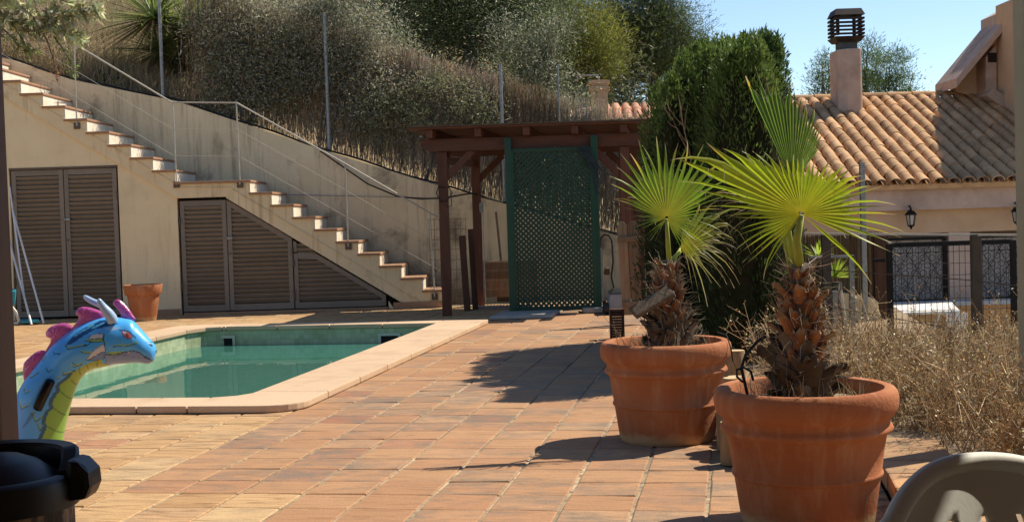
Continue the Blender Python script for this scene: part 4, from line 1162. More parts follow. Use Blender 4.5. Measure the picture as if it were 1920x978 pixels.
# low cream wall with a reed screen on it
LWY = 13.2
p0, p1_ = at(1545, 545, LWY), at(1647, 560, LWY)
t = MB(); t.prism([(p0.x - .2, -1.7), (p1_.x, -1.7), (p1_.x, p1_.z - .03), (p1_.x - .08, p1_.z + .02), (p0.x - .2, p0.z + .05)], 'y', LWY, LWY + .25)
tag(t.build('low_wall', M['plaster'], bevel=.01), 'low cream wall with rounded end under the reed screen', 'wall')
n = 900; xs_ = NR.uniform(p0.x - .35, at(1660, 450, LWY).x, n)
top = at(1600, 438, LWY).z
A0 = np.stack([xs_, LWY + .12 + NR.normal(0, .012, n), np.full(n, -.9) + NR.uniform(0, .1, n)], 1)
B0 = A0.copy(); B0[:, 0] += NR.normal(0, .015, n); B0[:, 2] = top + NR.uniform(-.05, .02, n)
v, f, c_ = sticks(A0, B0, .006, .004, jit((.30, .21, .13), n, .3))
tag(link('reed_screen', fast_mesh('reed_screen', v, f, c_), M['twig']), 'brown reed screen above the low cream wall behind the right palm', 'screen')
t = MB(); t.box((at(1655, 500, LWY).x, LWY + .1, -.4), (.14, .12, 2.6)); tag(t.build('screen_post', M['darkwood']), 'dark timber post at the end of the reed screen', 'post')
t = MB(); t.box((at(1619, 330, 13).x, 13.05, .52), (.05, .05, 2.24)); tag(t.build('steel_post', M['galv'], bevel=.004), 'slim grey steel post rising in front of the tiled roof', 'post')

# pale pillar and brown porch post that frame the view
pr = at(1903, 300, 5.98)
t = MB(); t.box((pr.x + .065, 5.92, 1.6), (.13, .12, 3.2)); tag(t.build('porch_pillar', M['sagewall'], bevel=.006), 'pale sage green pillar at the right edge of the view', 'pillar')
pl_ = at(19, 400, 2.7)
t = MB(); t.box((pl_.x - .06, 2.65, 1.25), (.12, .10, 2.5)); tag(t.build('porch_post', M['porchwood'], bevel=.008), 'brown timber porch post at the left edge of the view', 'post')
# ------------------------------------------------------------------ planting bed
bed = MB()
def bedslab(a0, a1, b0, b1, z0, z1):
    bed.hexa([pv(a0, b0, z0), pv(a1, b0, z0), pv(a1, b1, z0), pv(a0, b1, z0), pv(a0, b0, z1), pv(a1, b0, z1), pv(a1, b1, z1), pv(a0, b1, z1)])
bedslab(BA + .05, 5.0, BB + .06, 1.2, -2.4, .10)
bedslab(BA + .05, 4.6, 1.2, 8.0, -2.4, .05)
bedslab(3.52, 5.0, -4.1, BB + .06, -2.4, .10)
tag(bed.build('planting_bed', M['soil']), kind='structure')
be = empty('bed_edging', (1.7, 5.5, 0)); tag(be, 'low edging of weathered terracotta blocks round the dry shrub bed', 'edging')
rr_ = random.Random(5)
def blk(a0, a1, b0, b1, z0, z1):
    t = MB(); j = lambda: rr_.uniform(-.004, .004)
    t.hexa([pv(a0 + j(), b0 + j(), z0), pv(a1 + j(), b0 + j(), z0), pv(a1 + j(), b1 + j(), z0), pv(a0 + j(), b1 + j(), z0), pv(a0 + j(), b0 + j(), z1 + j()), pv(a1 + j(), b0 + j(), z1 + j()), pv(a1 + j(), b1 + j(), z1 + j()), pv(a0 + j(), b1 + j(), z1 + j())])
    child(t.build('block', M['blockstone'], bevel=.008), be)
b = -4.1
while b < BB - .1:
    blk(3.46, 3.50, b, b + .27, .0, .092); blk(3.43, 3.74, b - .004, b + .27, .096, .135); b += .278
a = BA + .02
while a < 3.4:
    blk(a, a + .2, BB - .02, BB + .03, .0, .092); blk(a, a + .2, BB - .05, BB + .22, .096, .135); a += .205
lb = empty('log_edging', (1.3, 7.5, 0)); tag(lb, 'row of short upright cut logs edging the bed behind the pots', 'edging')
b = BB + .10; k = 0
while b < 2.6:
    r = rr_.uniform(.045, .068); h = rr_.choice([.12, .15, .19, .24, .29]) + rr_.uniform(-.02, .02)
    if b < -1.9: h = .20
    c = pv(BA - .03 + rr_.uniform(-.02, .02), b)
    t = MB(); t.lathe([(r, 0), (r * 1.02, h * .5), (r * .98, h - .008), (r * .93, h)], 12, c, .03)
    o = child(t.build('log', M['logside'], auto=.7), lb)
    t = MB(); t.lathe([(r * .93, h), (0, h + .003)], 12, c, .03); o2 = t.build('cut_end', M['cutlog']); o2.parent = o
    b += r * 2 + rr_.uniform(.0, .05)
t = MB(); bm_ = bmesh.new(); bmesh.ops.create_icosphere(bm_, subdivisions=3, radius=.11)
for v in bm_.verts: v.co *= 1 + .25 * mnoise.noise(v.co * 11); v.co.z *= .8
me = bpy.data.meshes.new('rock'); bm_.to_mesh(me); bm_.free()
o = link('rock', me, M['blockstone'], smooth=True); o.location = at(1574, 632, 8.6); o.location.z = .10; tag(o, 'pinkish rock lying by the low rail behind the right palm', 'rock')

# dry shrubs: wiry stems with seed heads
def wiry(n_pl, region, hmin, hmax, cols, seedcols, z0, stems=9, rng=NR, r0=.0026):
    parts = []; px = region(n_pl)
    base = np.repeat(px, stems, axis=0); n = len(base)
    base = base + rng.normal(0, .03, base.shape) * [1, 1, 0]
    h = rng.uniform(hmin, hmax, (n, 1)) * np.repeat(rng.uniform(.7, 1.15, (n_pl, 1)), stems, axis=0)
    lean = rng.normal(0, .33, (n, 3)) * [1, 1, 0]
    top = base + lean * h + np.concatenate([np.zeros((n, 2)), h], 1)
    bend = rng.normal(0, .035, (n, 3))
    ci = np.array(cols)[rng.integers(0, len(cols), n)] * np.exp(rng.normal(0, .25, (n, 1)))
    parts.append(sticks(base, top, r0, r0 * .5, ci, bend))
    for k in range(7):
        t_ = rng.uniform(.3, 1.0, (n, 1))
        s = base + (top - base) * t_ + bend * (1 - (2 * t_ - 1) ** 2)
        d = unit(rng.normal(size=(n, 3)) + [0, 0, .7]) * rng.uniform(.04, .15, (n, 1))
        parts.append(sticks(s, s + d, r0 * .6, r0 * .35, ci * rng.uniform(.7, 1.3, (n, 1))))
        for q in (1.0, .6, .35):
            m = rng.random(n) < .5
            sc = np.array(seedcols)[rng.integers(0, len(seedcols), m.sum())] * np.exp(rng.normal(0, .3, (m.sum(), 1)))
            parts.append(leaves(s[m] + d[m] * q, rng.normal(size=(m.sum(), 3)) + [0, 0, .4], rng.uniform(.010, .026, m.sum()), rng.uniform(.005, .011, m.sum()), np.clip(sc, 0, .9), .2))
    return joinvf(parts)
def bedregion(n):
    out = []
    while len(out) < n:
        a, b = NR.uniform(3.02, 4.85), NR.uniform(-3.3, 1.15)
        if b < -1.90 and a < 3.78: continue
        if len(out) % 3 == 0 and not (b < -1.1): continue
        p = pv(a, b, .10); out.append(p[:])
    return np.array(out)
STRAW = [(.46, .325, .18), (.36, .235, .12), (.60, .48, .30), (.27, .165, .085)]
SEED = [(.62, .47, .26), (.44, .26, .10), (.78, .66, .46), (.30, .145, .055), (.50, .40, .15)]
v1_ = wiry(270, bedregion, .15, .36, STRAW, SEED, .1)
v2_ = wiry(70, bedregion, .34, .58, STRAW, SEED, .1, stems=4)
v, f, c_ = joinvf([v1_, v2_])
o = link('dry_shrubs', fast_mesh('dry_shrubs', v, f, c_), M['twig']); tag(o, 'tangle of dry brown wiry shrubs filling the bed', 'dry shrubs', kind='stuff')
def backregion(n):
    return np.array([[NR.uniform(2.15, 3.9), NR.uniform(8.3, 9.8), .06] for _ in range(n)])
v, f, c_ = wiry(90, backregion, .10, .28, STRAW, SEED, .06, stems=7)
o = link('dry_weeds', fast_mesh('dry_weeds', v, f, c_), M['twig']); tag(o, 'thin dry weeds along the wire fence', 'dry weeds', kind='stuff')

# ------------------------------------------------------------------ clipped cypress hedge
def cypress(name, label, plumes, seed, n_per=900, lit_top=(.12, .175, .036), body=(.040, .068, .019)):
    rng = np.random.default_rng(seed)
    root = empty(name, (plumes[0][0], plumes[0][1], 0)); tag(root, label, 'cypress')
    parts = []; core = MB()
    for (x, y, zt, r, zb) in plumes:
        h = zt - zb; n = int(n_per * h * r / .5)
        u = rng.random(n) ** .8
        prof = lambda u: np.where(u < .15, .55 + u * 3, np.where(u < .62, 1.0, np.sqrt(np.clip(1 - ((u - .62) / .38) ** 2, 0, 1)) * .9 + .1 * (1 - u)))
        a = rng.random(n) * 2 * PI
        rad = r * prof(u) * rng.uniform(.72, 1.1, n)
        lump = 1 + .16 * np.sin(a * 5 + u * 19 + x * 9) + .10 * np.sin(a * 3 - u * 31)
        P = np.stack([x + rad * lump * np.cos(a), y + rad * lump * np.sin(a), zb + u * h], 1)
        D = np.stack([np.cos(a) * .55, np.sin(a) * .55, np.full(n, 1.0)], 1) + rng.normal(0, .28, (n, 3))
        w = np.clip((u - .35) / .6, 0, 1)[:, None]
        c = np.array(body) * (1 - w) + np.array(lit_top) * w  # sunlit top and shaded body put into the foliage colour
        dead = (rng.random((n, 1)) < .05 * (1 - w)); c = np.where(dead, [.10, .07, .035], c)
        c = np.clip(c * np.exp(rng.normal(0, .28, (n, 1))), .003, .5)
        L = rng.uniform(.032, .068, n); W = rng.uniform(.009, .016, n)
        parts.append(leaves(P, D, L, W, c, .15, rng))
        m = rng.random(n) < .6                                 # side sprays
        parts.append(leaves(P[m] + unit(D[m]) * .03, D[m] + rng.normal(0, .7, (m.sum(), 3)), L[m] * .55, W[m] * .8, c[m] * 1.1, .15, rng))
        nt_ = 14                                               # leading shoots
        at_ = rng.random(nt_) * 2 * PI; rt = r * .5 * rng.random(nt_)
        for k in range(nt_):
            b0 = np.array([x + rt[k] * math.cos(at_[k]), y + rt[k] * math.sin(at_[k]), zt - .10 - rt[k] * .5]); hh = rng.uniform(.06, .20)
            q = rng.random((26, 1)); Pk = b0 + np.array([0, 0, 1]) * q * hh + rng.normal(0, .012, (26, 3)) * (1.2 - q)
            parts.append(leaves(Pk, rng.normal(0, .35, (26, 3)) + [0, 0, 1], rng.uniform(.035, .06, 26), .012, np.clip(np.array(lit_top) * np.exp(rng.normal(0, .2, (26, 1))), 0, 1), .1, rng))
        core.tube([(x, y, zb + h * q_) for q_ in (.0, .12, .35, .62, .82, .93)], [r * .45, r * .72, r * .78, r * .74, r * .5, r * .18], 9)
    v, f, c = joinvf(parts)
    link('foliage', fast_mesh('foliage', v, f, c), M['leaf']).parent = root
    root.children[-1].matrix_parent_inverse = Matrix.Translation(-root.location)
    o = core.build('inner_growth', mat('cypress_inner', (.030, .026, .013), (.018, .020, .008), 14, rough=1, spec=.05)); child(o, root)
    t = MB(); t.tube([(plumes[0][0], plumes[0][1], -.1), (plumes[0][0], plumes[0][1], .5)], [.07, .05], 8); child(t.build('trunk', M['bark']), root)
    return root
rr_ = random.Random(12)
pls = []
for i in range(64):
    Yv = 9.5 + 3.3 * ((i % 16) + rr_.random()) / 16; lo_ = .1 * Yv + .20 + (.42 if Yv < 10.4 else 0) + .10 * (Yv > 12); hi_ = .195 * Yv - .02
    X = lo_ + (min(hi_, 2.30) - lo_) * ((i // 16) + rr_.random()) / 4; e = (X - lo_) / (hi_ - lo_)
    zt = 1.22 + (.110 + .013 * min(1, e * 2.2) - (.016 if e < .12 else 0)) * Yv + rr_.uniform(-.07, .04)
    pls.append((X, Yv, zt, rr_.uniform(.17, .24), .0))
cypress('cypress_hedge', 'broad dense green cypress hedge between the pergola and the tiled house', pls, 31, 1700)
pls = []
for i in range(10):
    a = rr_.uniform(0, 2 * PI); q = math.sqrt(rr_.random())
    X, Yv = 2.22 + .11 * q * math.cos(a), 11.25 + .30 * q * math.sin(a)
    pls.append((X, Yv, 2.70 - .14 * q + rr_.uniform(-.05, .03), rr_.uniform(.13, .17), .0))
cypress('cypress_tree', 'slimmer dark cypress standing at the right end of the broad hedge', pls, 32, 2000, (.085, .135, .033), (.034, .060, .017))
# bleached dead stalk in front of the hedge
dw = MB(); q0 = at(1296, 300, 9.9)
dw.tube([(1.40, 10.4, 1.35), q0, at(1280, 230, 9.9), at(1272, 178, 9.9)], [.007, .006, .005, .002], 6)
for (a_, b_) in (((1294, 290), (1262, 225)), ((1284, 245), (1290, 195)), ((1280, 235), (1256, 205)), ((1276, 215), (1284, 185)), ((1290, 270), (1270, 240)), ((1268, 240), (1252, 228)), ((1262, 225), (1240, 190)), ((1256, 208), (1250, 180))):
    dw.tube([at(*a_, 9.9), at((a_[0] + b_[0]) / 2 - 2, (a_[1] + b_[1]) / 2, 9.88), at(*b_, 9.86)], [.004, .003, .0015], 5)
M['deadstalk'] = mat('dead_stalk', (.36, .27, .17), (.26, .18, .10), 20, rough=.9)
tag(dw.build('dead_stalk', M['deadstalk']), 'bleached dead plant stalk standing in front of the cypress hedge', 'stalk')

# ------------------------------------------------------------------ brushwood screen above the retaining wall
scr_x = [at(345, 200, 19.6).x, at(605, 200, 19.6).x, at(935, 200, 19.6).x, at(1046, 200, 19.6).x, 2.05]
labs = ['dark brushwood screen panel between the two tall steel posts above the stairs', 'brushwood screen panel behind the left half of the pergola', 'narrow brushwood screen panel behind the pergola roof', 'brushwood screen panel at the right end behind the lattice and cypress']
rng = np.random.default_rng(77)
for i in range(4):
    x0, x1 = scr_x[i], scr_x[i + 1]; L = x1 - x0; n = int(2000 * L)
    xx = rng.uniform(x0, x1, n); z0 = np.array([wall_top(x) for x in xx]) + .02
    hh = 1.86
    s0 = rng.uniform(-.05, .75, n) * hh; ln = rng.uniform(.35, 1.0, n)
    e0 = np.minimum(s0 + ln, hh * 1.0 + rng.normal(0, .045, n))
    lean = rng.normal(.04, .10, n)
    yb = 19.48 + rng.normal(0, .018, n)
    keep = (i > 0) | (rng.random(n) < np.clip((xx - x0) / .9, .05, 1)); xx, yb, z0, s0, e0, ln, lean = (q_[keep] for q_ in (xx, yb, z0, s0, e0, ln, lean)); n = len(xx)
    A = np.stack([xx, yb, z0 + np.maximum(s0, 0)], 1); B = np.stack([xx + lean * ln, yb + rng.normal(0, .02, n), z0 + e0], 1)
    col = jit((.38, .275, .19) if i < 2 else ((.40, .30, .20) if i == 2 else (.62, .50, .35)), n, .45, .06, rng); pale = rng.random((n, 1)) < .10; col = np.where(pale, col * 2.0, col)  # right end panel coloured paler to look sunlit
    v1 = sticks(A, B, rng.uniform(.0025, .0060, n), .0016, np.clip(col, 0, .7), rng.normal(0, .02, (n, 3)))
    m = int(n * .8); k = rng.integers(0, n, m); t_ = rng.random((m, 1)); P = A[k] + (B[k] - A[k]) * t_
    d = unit(rng.normal(size=(m, 3)) * [1, .6, .6] + [0, 0, .9]) * rng.uniform(.05, .16, (m, 1))
    v2 = sticks(P, P + d, .0014, .0008, np.clip(col[k] * 1.1, 0, .8))
    v, f, c = joinvf([v1, v2])
    tag(link('brushwood_screen', fast_mesh('brushwood_screen', v, f, c), M['twig'] if i < 2 else M['reed']), labs[i], 'fence', 'brushwood screens on the retaining wall')
plabs = ['tall grey steel fence post beside the large yucca', 'tall grey steel fence post in the middle of the brushwood screen', 'grey steel fence post rising behind the pergola roof', 'thin steel fence post near the small chimney']
for (px, yt, lab) in ((297, -30, plabs[0]), (608, 26, plabs[1]), (938, 122, plabs[2]), (1046, 122, plabs[3])):
    a = at(px, yt, 19.08); t = MB(); zb = wall_top(a.x) - .05
    t.tube([(a.x, 19.08, zb), (a.x, 19.08, a.z)], .026 if px < 1000 else .012, 10); r = empty('fence_post', (a.x, 19.08, zb)); tag(r, lab, 'post', 'steel fence posts'); child(t.build('tube', M['galv']), r)
    t = MB(); t.tube([(a.x, 19.08, a.z), (a.x, 19.08, a.z + .012)], .029 if px < 1000 else .014, 10); child(t.build('cap', M['galv']), r)

# ------------------------------------------------------------------ trees
def tree(name, label, base, blobs, nclus, nleaf, leafL, leafW, col, seed, group=None, spread=.22, trunk_r=.12, up=.2, cat='tree', tipcol=None, limbs=14, droop=0):
    rng = np.random.default_rng(seed)
    root = empty(name, base); tag(root, label, cat, group)
    parts = []; tr = MB(); base = Vector(base)
    tot = sum(b[1][0] * b[1][1] * b[1][2] for b in blobs)
    cc = sum((Vector(b[0]) for b in blobs), Vector()) / len(blobs)
    fork = base.lerp(cc, .55); fork.x += .1
    tr.tube([base - Vector((0, 0, .3)), base.lerp(fork, .5) + Vector((.08, .05, 0)), fork], [trunk_r, trunk_r * .8, trunk_r * .6], 8)
    cl = []
    for (c, r) in blobs:
        k = max(3, int(nclus * (r[0] * r[1] * r[2] / tot) ** .7))
        d = unit(rng.normal(size=(k, 3))); q = rng.uniform(.25, 1.0, (k, 1)) ** .5
        P = np.array(c) + d * q * np.array(r); cl.append(P)
        tips = P[rng.permutation(k)[:max(2, limbs // len(blobs))]]
        for tp in tips:
            mid = fork.lerp(Vector(tp), .5) + Vector((rng.normal(0, .1), rng.normal(0, .1), .1))
            tr.tube([fork - Vector((0, 0, .1)), mid, Vector(tp)], [trunk_r * .4, trunk_r * .22, trunk_r * .08], 6)
    cl = np.concatenate(cl); k = len(cl)
    idx = np.repeat(np.arange(k), nleaf); n = len(idx)
    off = rng.normal(0, 1, (n, 3)) * spread * rng.uniform(.6, 1.2, (k, 1))[idx]
    off[:, 2] *= .7
    P = cl[idx] + off
    D = off / spread * .5 + rng.normal(0, .6, (n, 3)) + [0, 0, up - droop]
    sh = np.exp(rng.normal(0, .30, (k, 1)))[idx]
    c = jit(col, n, .22, .07, rng) * sh
    if tipcol is not None:
        m = rng.random((n, 1)) < .25; c = np.where(m, jit(tipcol, n, .2, .05, rng), c)
    parts.append(leaves(P, D, rng.uniform(.6, 1.2, n) * leafL, rng.uniform(.7, 1.2, n) * leafW, np.clip(c, .003, .8), .15, rng))
    v, f, c = joinvf(parts)
    o = link('crown', fast_mesh('crown', v, f, c), M['leaf']); child(o, root)
    child(tr.build('trunk', M['bark'], smooth=True), root)
    return root
def hill_at(x, y): return terrain_z(x, y)
def T(px, py, Y): q = at(px, py, Y); return (q.x, q.y, q.z)
def ground_under(px, Y): x = at(px, 100, Y).x; return (x, Y, hill_at(x, Y))
OL, OL2 = (.25, .26, .155), (.42, .42, .30)
g1 = 'olive trees behind the brushwood screen'
tree('olive_tree', 'grey green olive tree behind the screen right of the large yucca', ground_under(470, 21.6), [(T(430, 40, 21.5), (.8, .6, .9)), (T(520, 90, 21.4), (.8, .6, .9)), (T(470, 190, 21.2), (.7, .5, .6))], 130, 95, .065, .017, OL, 101, g1, .17, .12, tipcol=OL2)
tree('olive_tree', 'grey green olive tree behind the tall middle fence post', ground_under(640, 21.8), [(T(620, 40, 21.6), (.8, .6, .8)), (T(690, 100, 21.4), (.7, .6, .8)), (T(610, 190, 21.2), (.7, .5, .6))], 130, 95, .065, .017, OL, 102, g1, .17, .12, tipcol=OL2)
tree('olive_tree', 'olive tree seen through the screen just left of the pergola', ground_under(800, 21.4), [(T(780, 190, 21.1), (.7, .5, .8)), (T(860, 210, 21.1), (.6, .5, .6)), (T(720, 230, 21.0), (.6, .4, .5))], 90, 90, .065, .017, OL, 103, g1, .17, .10, tipcol=OL2)
tree('olive_tree', 'olive tree rising above the screen behind the pergola roof', ground_under(990, 22), [(T(960, 120, 21.8), (.8, .6, .8)), (T(1030, 180, 21.6), (.7, .5, .6)), (T(1000, 60, 22), (.6, .5, .5))], 100, 90, .07, .018, (.115, .13, .07), 104, g1, .18, .10, tipcol=OL2)
tree('evergreen_tree', 'broad dark evergreen tree at the top centre above the screen', ground_under(860, 25), [(T(780, 10, 25), (1.1, .9, .8)), (T(900, 30, 25), (1.2, .9, 1.0)), (T(990, 20, 25), (.9, .8, .8)), (T(860, -60, 25.5), (1.6, 1, 1))], 210, 170, .085, .024, (.095, .125, .05), 105, None, .24, .2, tipcol=(.20, .23, .13))
tree('pine_tree', 'yellow green pine tree left of the tall dark pine', ground_under(1080, 27.5), [(T(1075, 60, 27.5), (.95, .8, 1.0)), (T(1110, 110, 27.5), (.7, .7, .6)), (T(1040, 120, 27), (.7, .7, .6))], 170, 170, .11, .013, (.19, .20, .044), 106, None, .24, .15, up=.5)
tree('pine_tree', 'tall dark pine tree left of the open sky', ground_under(1210, 30), [(T(1200, 10, 30), (1.1, .9, 1.0)), (T(1240, 80, 30), (1.0, .9, .8)), (T(1170, 100, 30), (.9, .8, .9)), (T(1215, -60, 30), (.9, .8, .8)), (T(1270, 105, 30.5), (.5, .5, .6))], 250, 190, .13, .014, (.092, .125, .043), 107, None, .23, .2, up=.5, tipcol=(.12, .14, .05))
tree('pine_tree', 'small distant pine right of the chimney stack', (at(1675, 150, 42).x, 42, -1.5), [(T(1672, 125, 42), (.55, .5, .65)), (T(1640, 160, 42), (.6, .5, .5)), (T(1690, 165, 42), (.5, .5, .4))], 55, 80, .17, .02, (.085, .13, .04), 108, 'distant pines behind the chimney', .22, .14, up=.6)
tree('pine_tree', 'small distant pine directly behind the chimney stack', (at(1615, 150, 41).x, 41, -1.5), [(T(1625, 120, 41), (.45, .5, .8)), (T(1600, 160, 41), (.5, .5, .5))], 40, 80, .17, .02, (.085, .13, .04), 109, 'distant pines behind the chimney', .22, .14, up=.6)
tree('pine_tree', 'small distant pine left of the chimney stack', (at(1545, 150, 43).x, 43, -1.5), [(T(1543, 145, 43), (.42, .5, .8)), (T(1548, 180, 43), (.45, .5, .5))], 36, 80, .17, .02, (.09, .135, .04), 110, 'distant pines behind the chimney', .2, .14, up=.6)
rng0 = 0
tree('olive_shrub', 'leafy grey olive shrub growing in front of the screen near the yucca', (at(455, 200, 19.5).x, 19.5, 2.6), [(T(420, 40, 19.30), (.6, .06, .9)), (T(510, 110, 19.29), (.7, .06, .8)), (T(450, 170, 19.29), (.6, .06, .55))], 230, 62, .06, .017, (.225, .215, .135), 120, 'olive shrubs in front of the screen', .13, .04, tipcol=(.46, .44, .34))
tree('olive_shrub', 'leafy grey olive shrub growing in front of the screen at the tall middle post', (at(600, 240, 19.5).x, 19.5, 2.2), [(T(650, 30, 19.30), (.6, .06, .7)), (T(580, 90, 19.29), (.7, .06, .8)), (T(670, 150, 19.29), (.6, .06, .7))], 230, 62, .06, .017, (.225, .215, .135), 121, 'olive shrubs in front of the screen', .13, .04, tipcol=(.46, .44, .34))
tree('olive_shrub', 'low leafy olive shrub on the wall just left of the pergola', (at(780, 300, 19.5).x, 19.5, 1.7), [(T(820, 190, 19.29), (.6, .06, .5)), (T(720, 225, 19.29), (.6, .06, .5)), (T(900, 215, 19.29), (.4, .06, .4))], 130, 42, .06, .016, (.26, .26, .14), 122, 'olive shrubs in front of the screen', .12, .03, tipcol=(.28, .28, .18))
# far wooded slope that closes the view behind the trees
rng = np.random.default_rng(5); n = 60000
px = rng.uniform(-80, 1240, n); dd = rng.uniform(25.5, 36, n)
xx = (px - 960) / FPX * dd; zg = np.array([hill_at(x, y) for x, y in zip(xx, dd)])
P = np.stack([xx, dd, zg + rng.gamma(2.0, .45, n) * (1 + .5 * np.sin(xx * 1.7 + dd))], 1)
c = jit((.085, .095, .05), n, .4, .1, rng)
v, f, c = leaves(P, rng.normal(size=(n, 3)) + [0, 0, .4], rng.uniform(.08, .2, n), rng.uniform(.03, .06, n), np.clip(c, 0, .6), .15, rng)
tag(link('scrub_slope', fast_mesh('scrub_slope', v, f, c), M['leaf']), 'dense grey green scrub covering the slope behind the trees', 'scrub', kind='stuff')
# dry grass on the near slope
n = 26000
xx = rng.uniform(-9.5, -4.1, n); yy = 19.3 + rng.random(n) ** 1.3 * 5.5
zg = np.array([hill_at(x, y) for x, y in zip(xx, yy)])
A = np.stack([xx, yy, zg - .02], 1); B = A + np.stack([rng.normal(.03, .10, n), rng.normal(-.03, .06, n), rng.uniform(.15, .48, n)], 1)
c = jit((.42, .33, .20), n, .35, .06, rng)
v, f, c = sticks(A, B, .0042, .0015, np.clip(c, 0, .8), rng.normal(0, .03, (n, 3)))
tag(link('dry_grass', fast_mesh('dry_grass', v, f, c), M['twig']), 'tall pale dry grass covering the slope above the stairs', 'dry grass', kind='stuff')

# yuccas
def yucca(name, label, base, heads, seed, col, cat='yucca', dead=True, trunk=True, w=.032):
    rng = np.random.default_rng(seed); root = empty(name, base); tag(root, label, cat)
    tr = MB(); base = Vector(base)
    for (c, L, n) in heads:
        c = Vector(c)
        if trunk: tr.tube([base, base.lerp(c, .5) + Vector((.05, 0, 0)), c - Vector((0, 0, .04))], [.07, .06, .05], 8)
        V = []; Fq = []; C = []
        for k in range(n):
            az = rng.random() * 2 * PI; el = math.asin(rng.uniform(-.55, 1.0)) if dead else math.asin(rng.uniform(.05, 1))
            d = Vector((math.cos(az) * math.cos(el), math.sin(az) * math.cos(el), math.sin(el)))
            ll = L * rng.uniform(.75, 1.1); ww = w * rng.uniform(.8, 1.2)
            side = d.cross(Vector((0, 0, 1))); side.normalize(); nn = side.cross(d)
            col_ = np.array(col) * math.exp(rng.normal(0, .25))
            if el < -.15: col_ = np.array((.23, .16, .085)) * math.exp(rng.normal(0, .3))
            b0 = len(V)
            for (t_, wf) in ((0, .6), (.3, 1), (.65, .75), (1, .03)):
                p = c + d * ll * t_ + Vector((0, 0, -.10 * t_ * t_ * ll * (1 if el > 0 else 1.5)))
                V += [p - side * ww * wf * .5, p - nn * ww * .18 * wf, p + side * ww * wf * .5]
                cc_ = col_ * (1.0 if t_ < .9 else .8); C += [cc_] * 3
            for s in range(3):
                o_ = b0 + s * 3
                Fq += [(o_, o_ + 1, o_ + 4, o_ + 3), (o_ + 1, o_ + 2, o_ + 5, o_ + 4)]
        child(link('leaf_rosette', fast_mesh('leaf_rosette', [tuple(p) for p in V], Fq, np.clip(np.array(C), .003, .8)), M['palmleaf']), root)
    if trunk: child(tr.build('trunk', M['bark'], smooth=True), root)
    return root
yucca('yucca', 'large spiky yucca with drooping dead leaves on the slope above the stairs', ground_under(310, 20.3), [(T(290, 35, 19.9), 1.12, 230), (T(362, 62, 20.0), 1.0, 210), (T(300, 95, 20.1), .92, 180), (T(340, 125, 20.1), .74, 150)], 201, (.20, .245, .075))
q = ground_under(205, 19.5)
yucca('agave', 'small dark spiky agave beside the upper handrail', q, [((q[0], q[1], q[2] + .10), .34, 40)], 202, (.045, .06, .03), 'agave', False, False, .045)
q = at(1566, 540, 10.9)
yucca('young_yucca', 'bright yellow green yucca behind the fence post right of the palm', (q.x, 10.9, -.4), [(T(1566, 520, 10.9), .21, 46), (T(1535, 482, 10.95), .19, 36)], 203, (.33, .42, .05), 'yucca', False, True, .020)

# olive branches hanging in from the left, close by
def spray(name, label, base, twigs, seed):
    rng = np.random.default_rng(seed); root = empty(name, base); tag(root, label, 'olive tree')
    tr = MB(); parts = []
    b = Vector(base)
    tr.tube([b, b + Vector((.1, .1, 2.2)), Vector(twigs[0][0][0])], [.14, .11, .05], 8)
    for (pts, nl, ll, ww, col) in twigs:
        pp = [Vector(p) for p in pts]
        tr.tube(pp, [.011 - .008 * i / (len(pp) - 1) for i in range(len(pp))], 6)
        seg = rng.integers(0, len(pp) - 1, nl); t_ = rng.random((nl, 1))
        A = np.array([pp[s][:] for s in seg]); B = np.array([pp[s + 1][:] for s in seg]); P = A + (B - A) * t_ + rng.normal(0, .03, (nl, 3))
        D = unit(B - A) * .5 + rng.normal(0, .7, (nl, 3)) + [0, 0, -.2]
        parts.append(leaves(P, D, rng.uniform(.7, 1.2, nl) * ll, rng.uniform(.7, 1.2, nl) * ww, np.clip(jit(col, nl, .3, .08, rng), .01, .8), .12, rng))
    v, f, c = joinvf(parts)
    child(link('foliage', fast_mesh('foliage', v, f, c), M['leaf']), root)
    child(tr.build('branches', M['bark'], smooth=True), root)
    return root
def TP(*pts, Y=13.5): return [at(x, y, Y)[:] for x, y in pts]
OG = (.46, .46, .24)
spray('olive_sprays', 'pale olive branches hanging in at the top left corner', (-7.3, 13.4, 0.0), [
    (TP((-60, -60), (10, -10), (60, 30), (120, 60), (150, 70)), 200, .15, .045, OG),
    (TP((-50, -20), (10, 30), (50, 60), (95, 50)), 160, .15, .045, (.36, .34, .18)),
    (TP((-40, -50), (60, -15), (130, 5), (190, 25)), 160, .15, .045, OG),
    (TP((-50, 10), (12, 60), (40, 88), (70, 96)), 110, .10, .03, (.26, .28, .11)),
    (TP((60, 30), (88, 75), (100, 110), (106, 150)), 120, .055, .012, (.26, .13, .07)),
    (TP((95, 60), (120, 95), (135, 120), (140, 138)), 90, .05, .012, (.20, .27, .06)),
    (TP((20, 40), (45, 80), (60, 112)), 60, .05, .013, (.22, .28, .08)),
    (TP((80, 20), (120, 35), (170, 15)), 120, .15, .045, (.42, .40, .24)),
], 301)

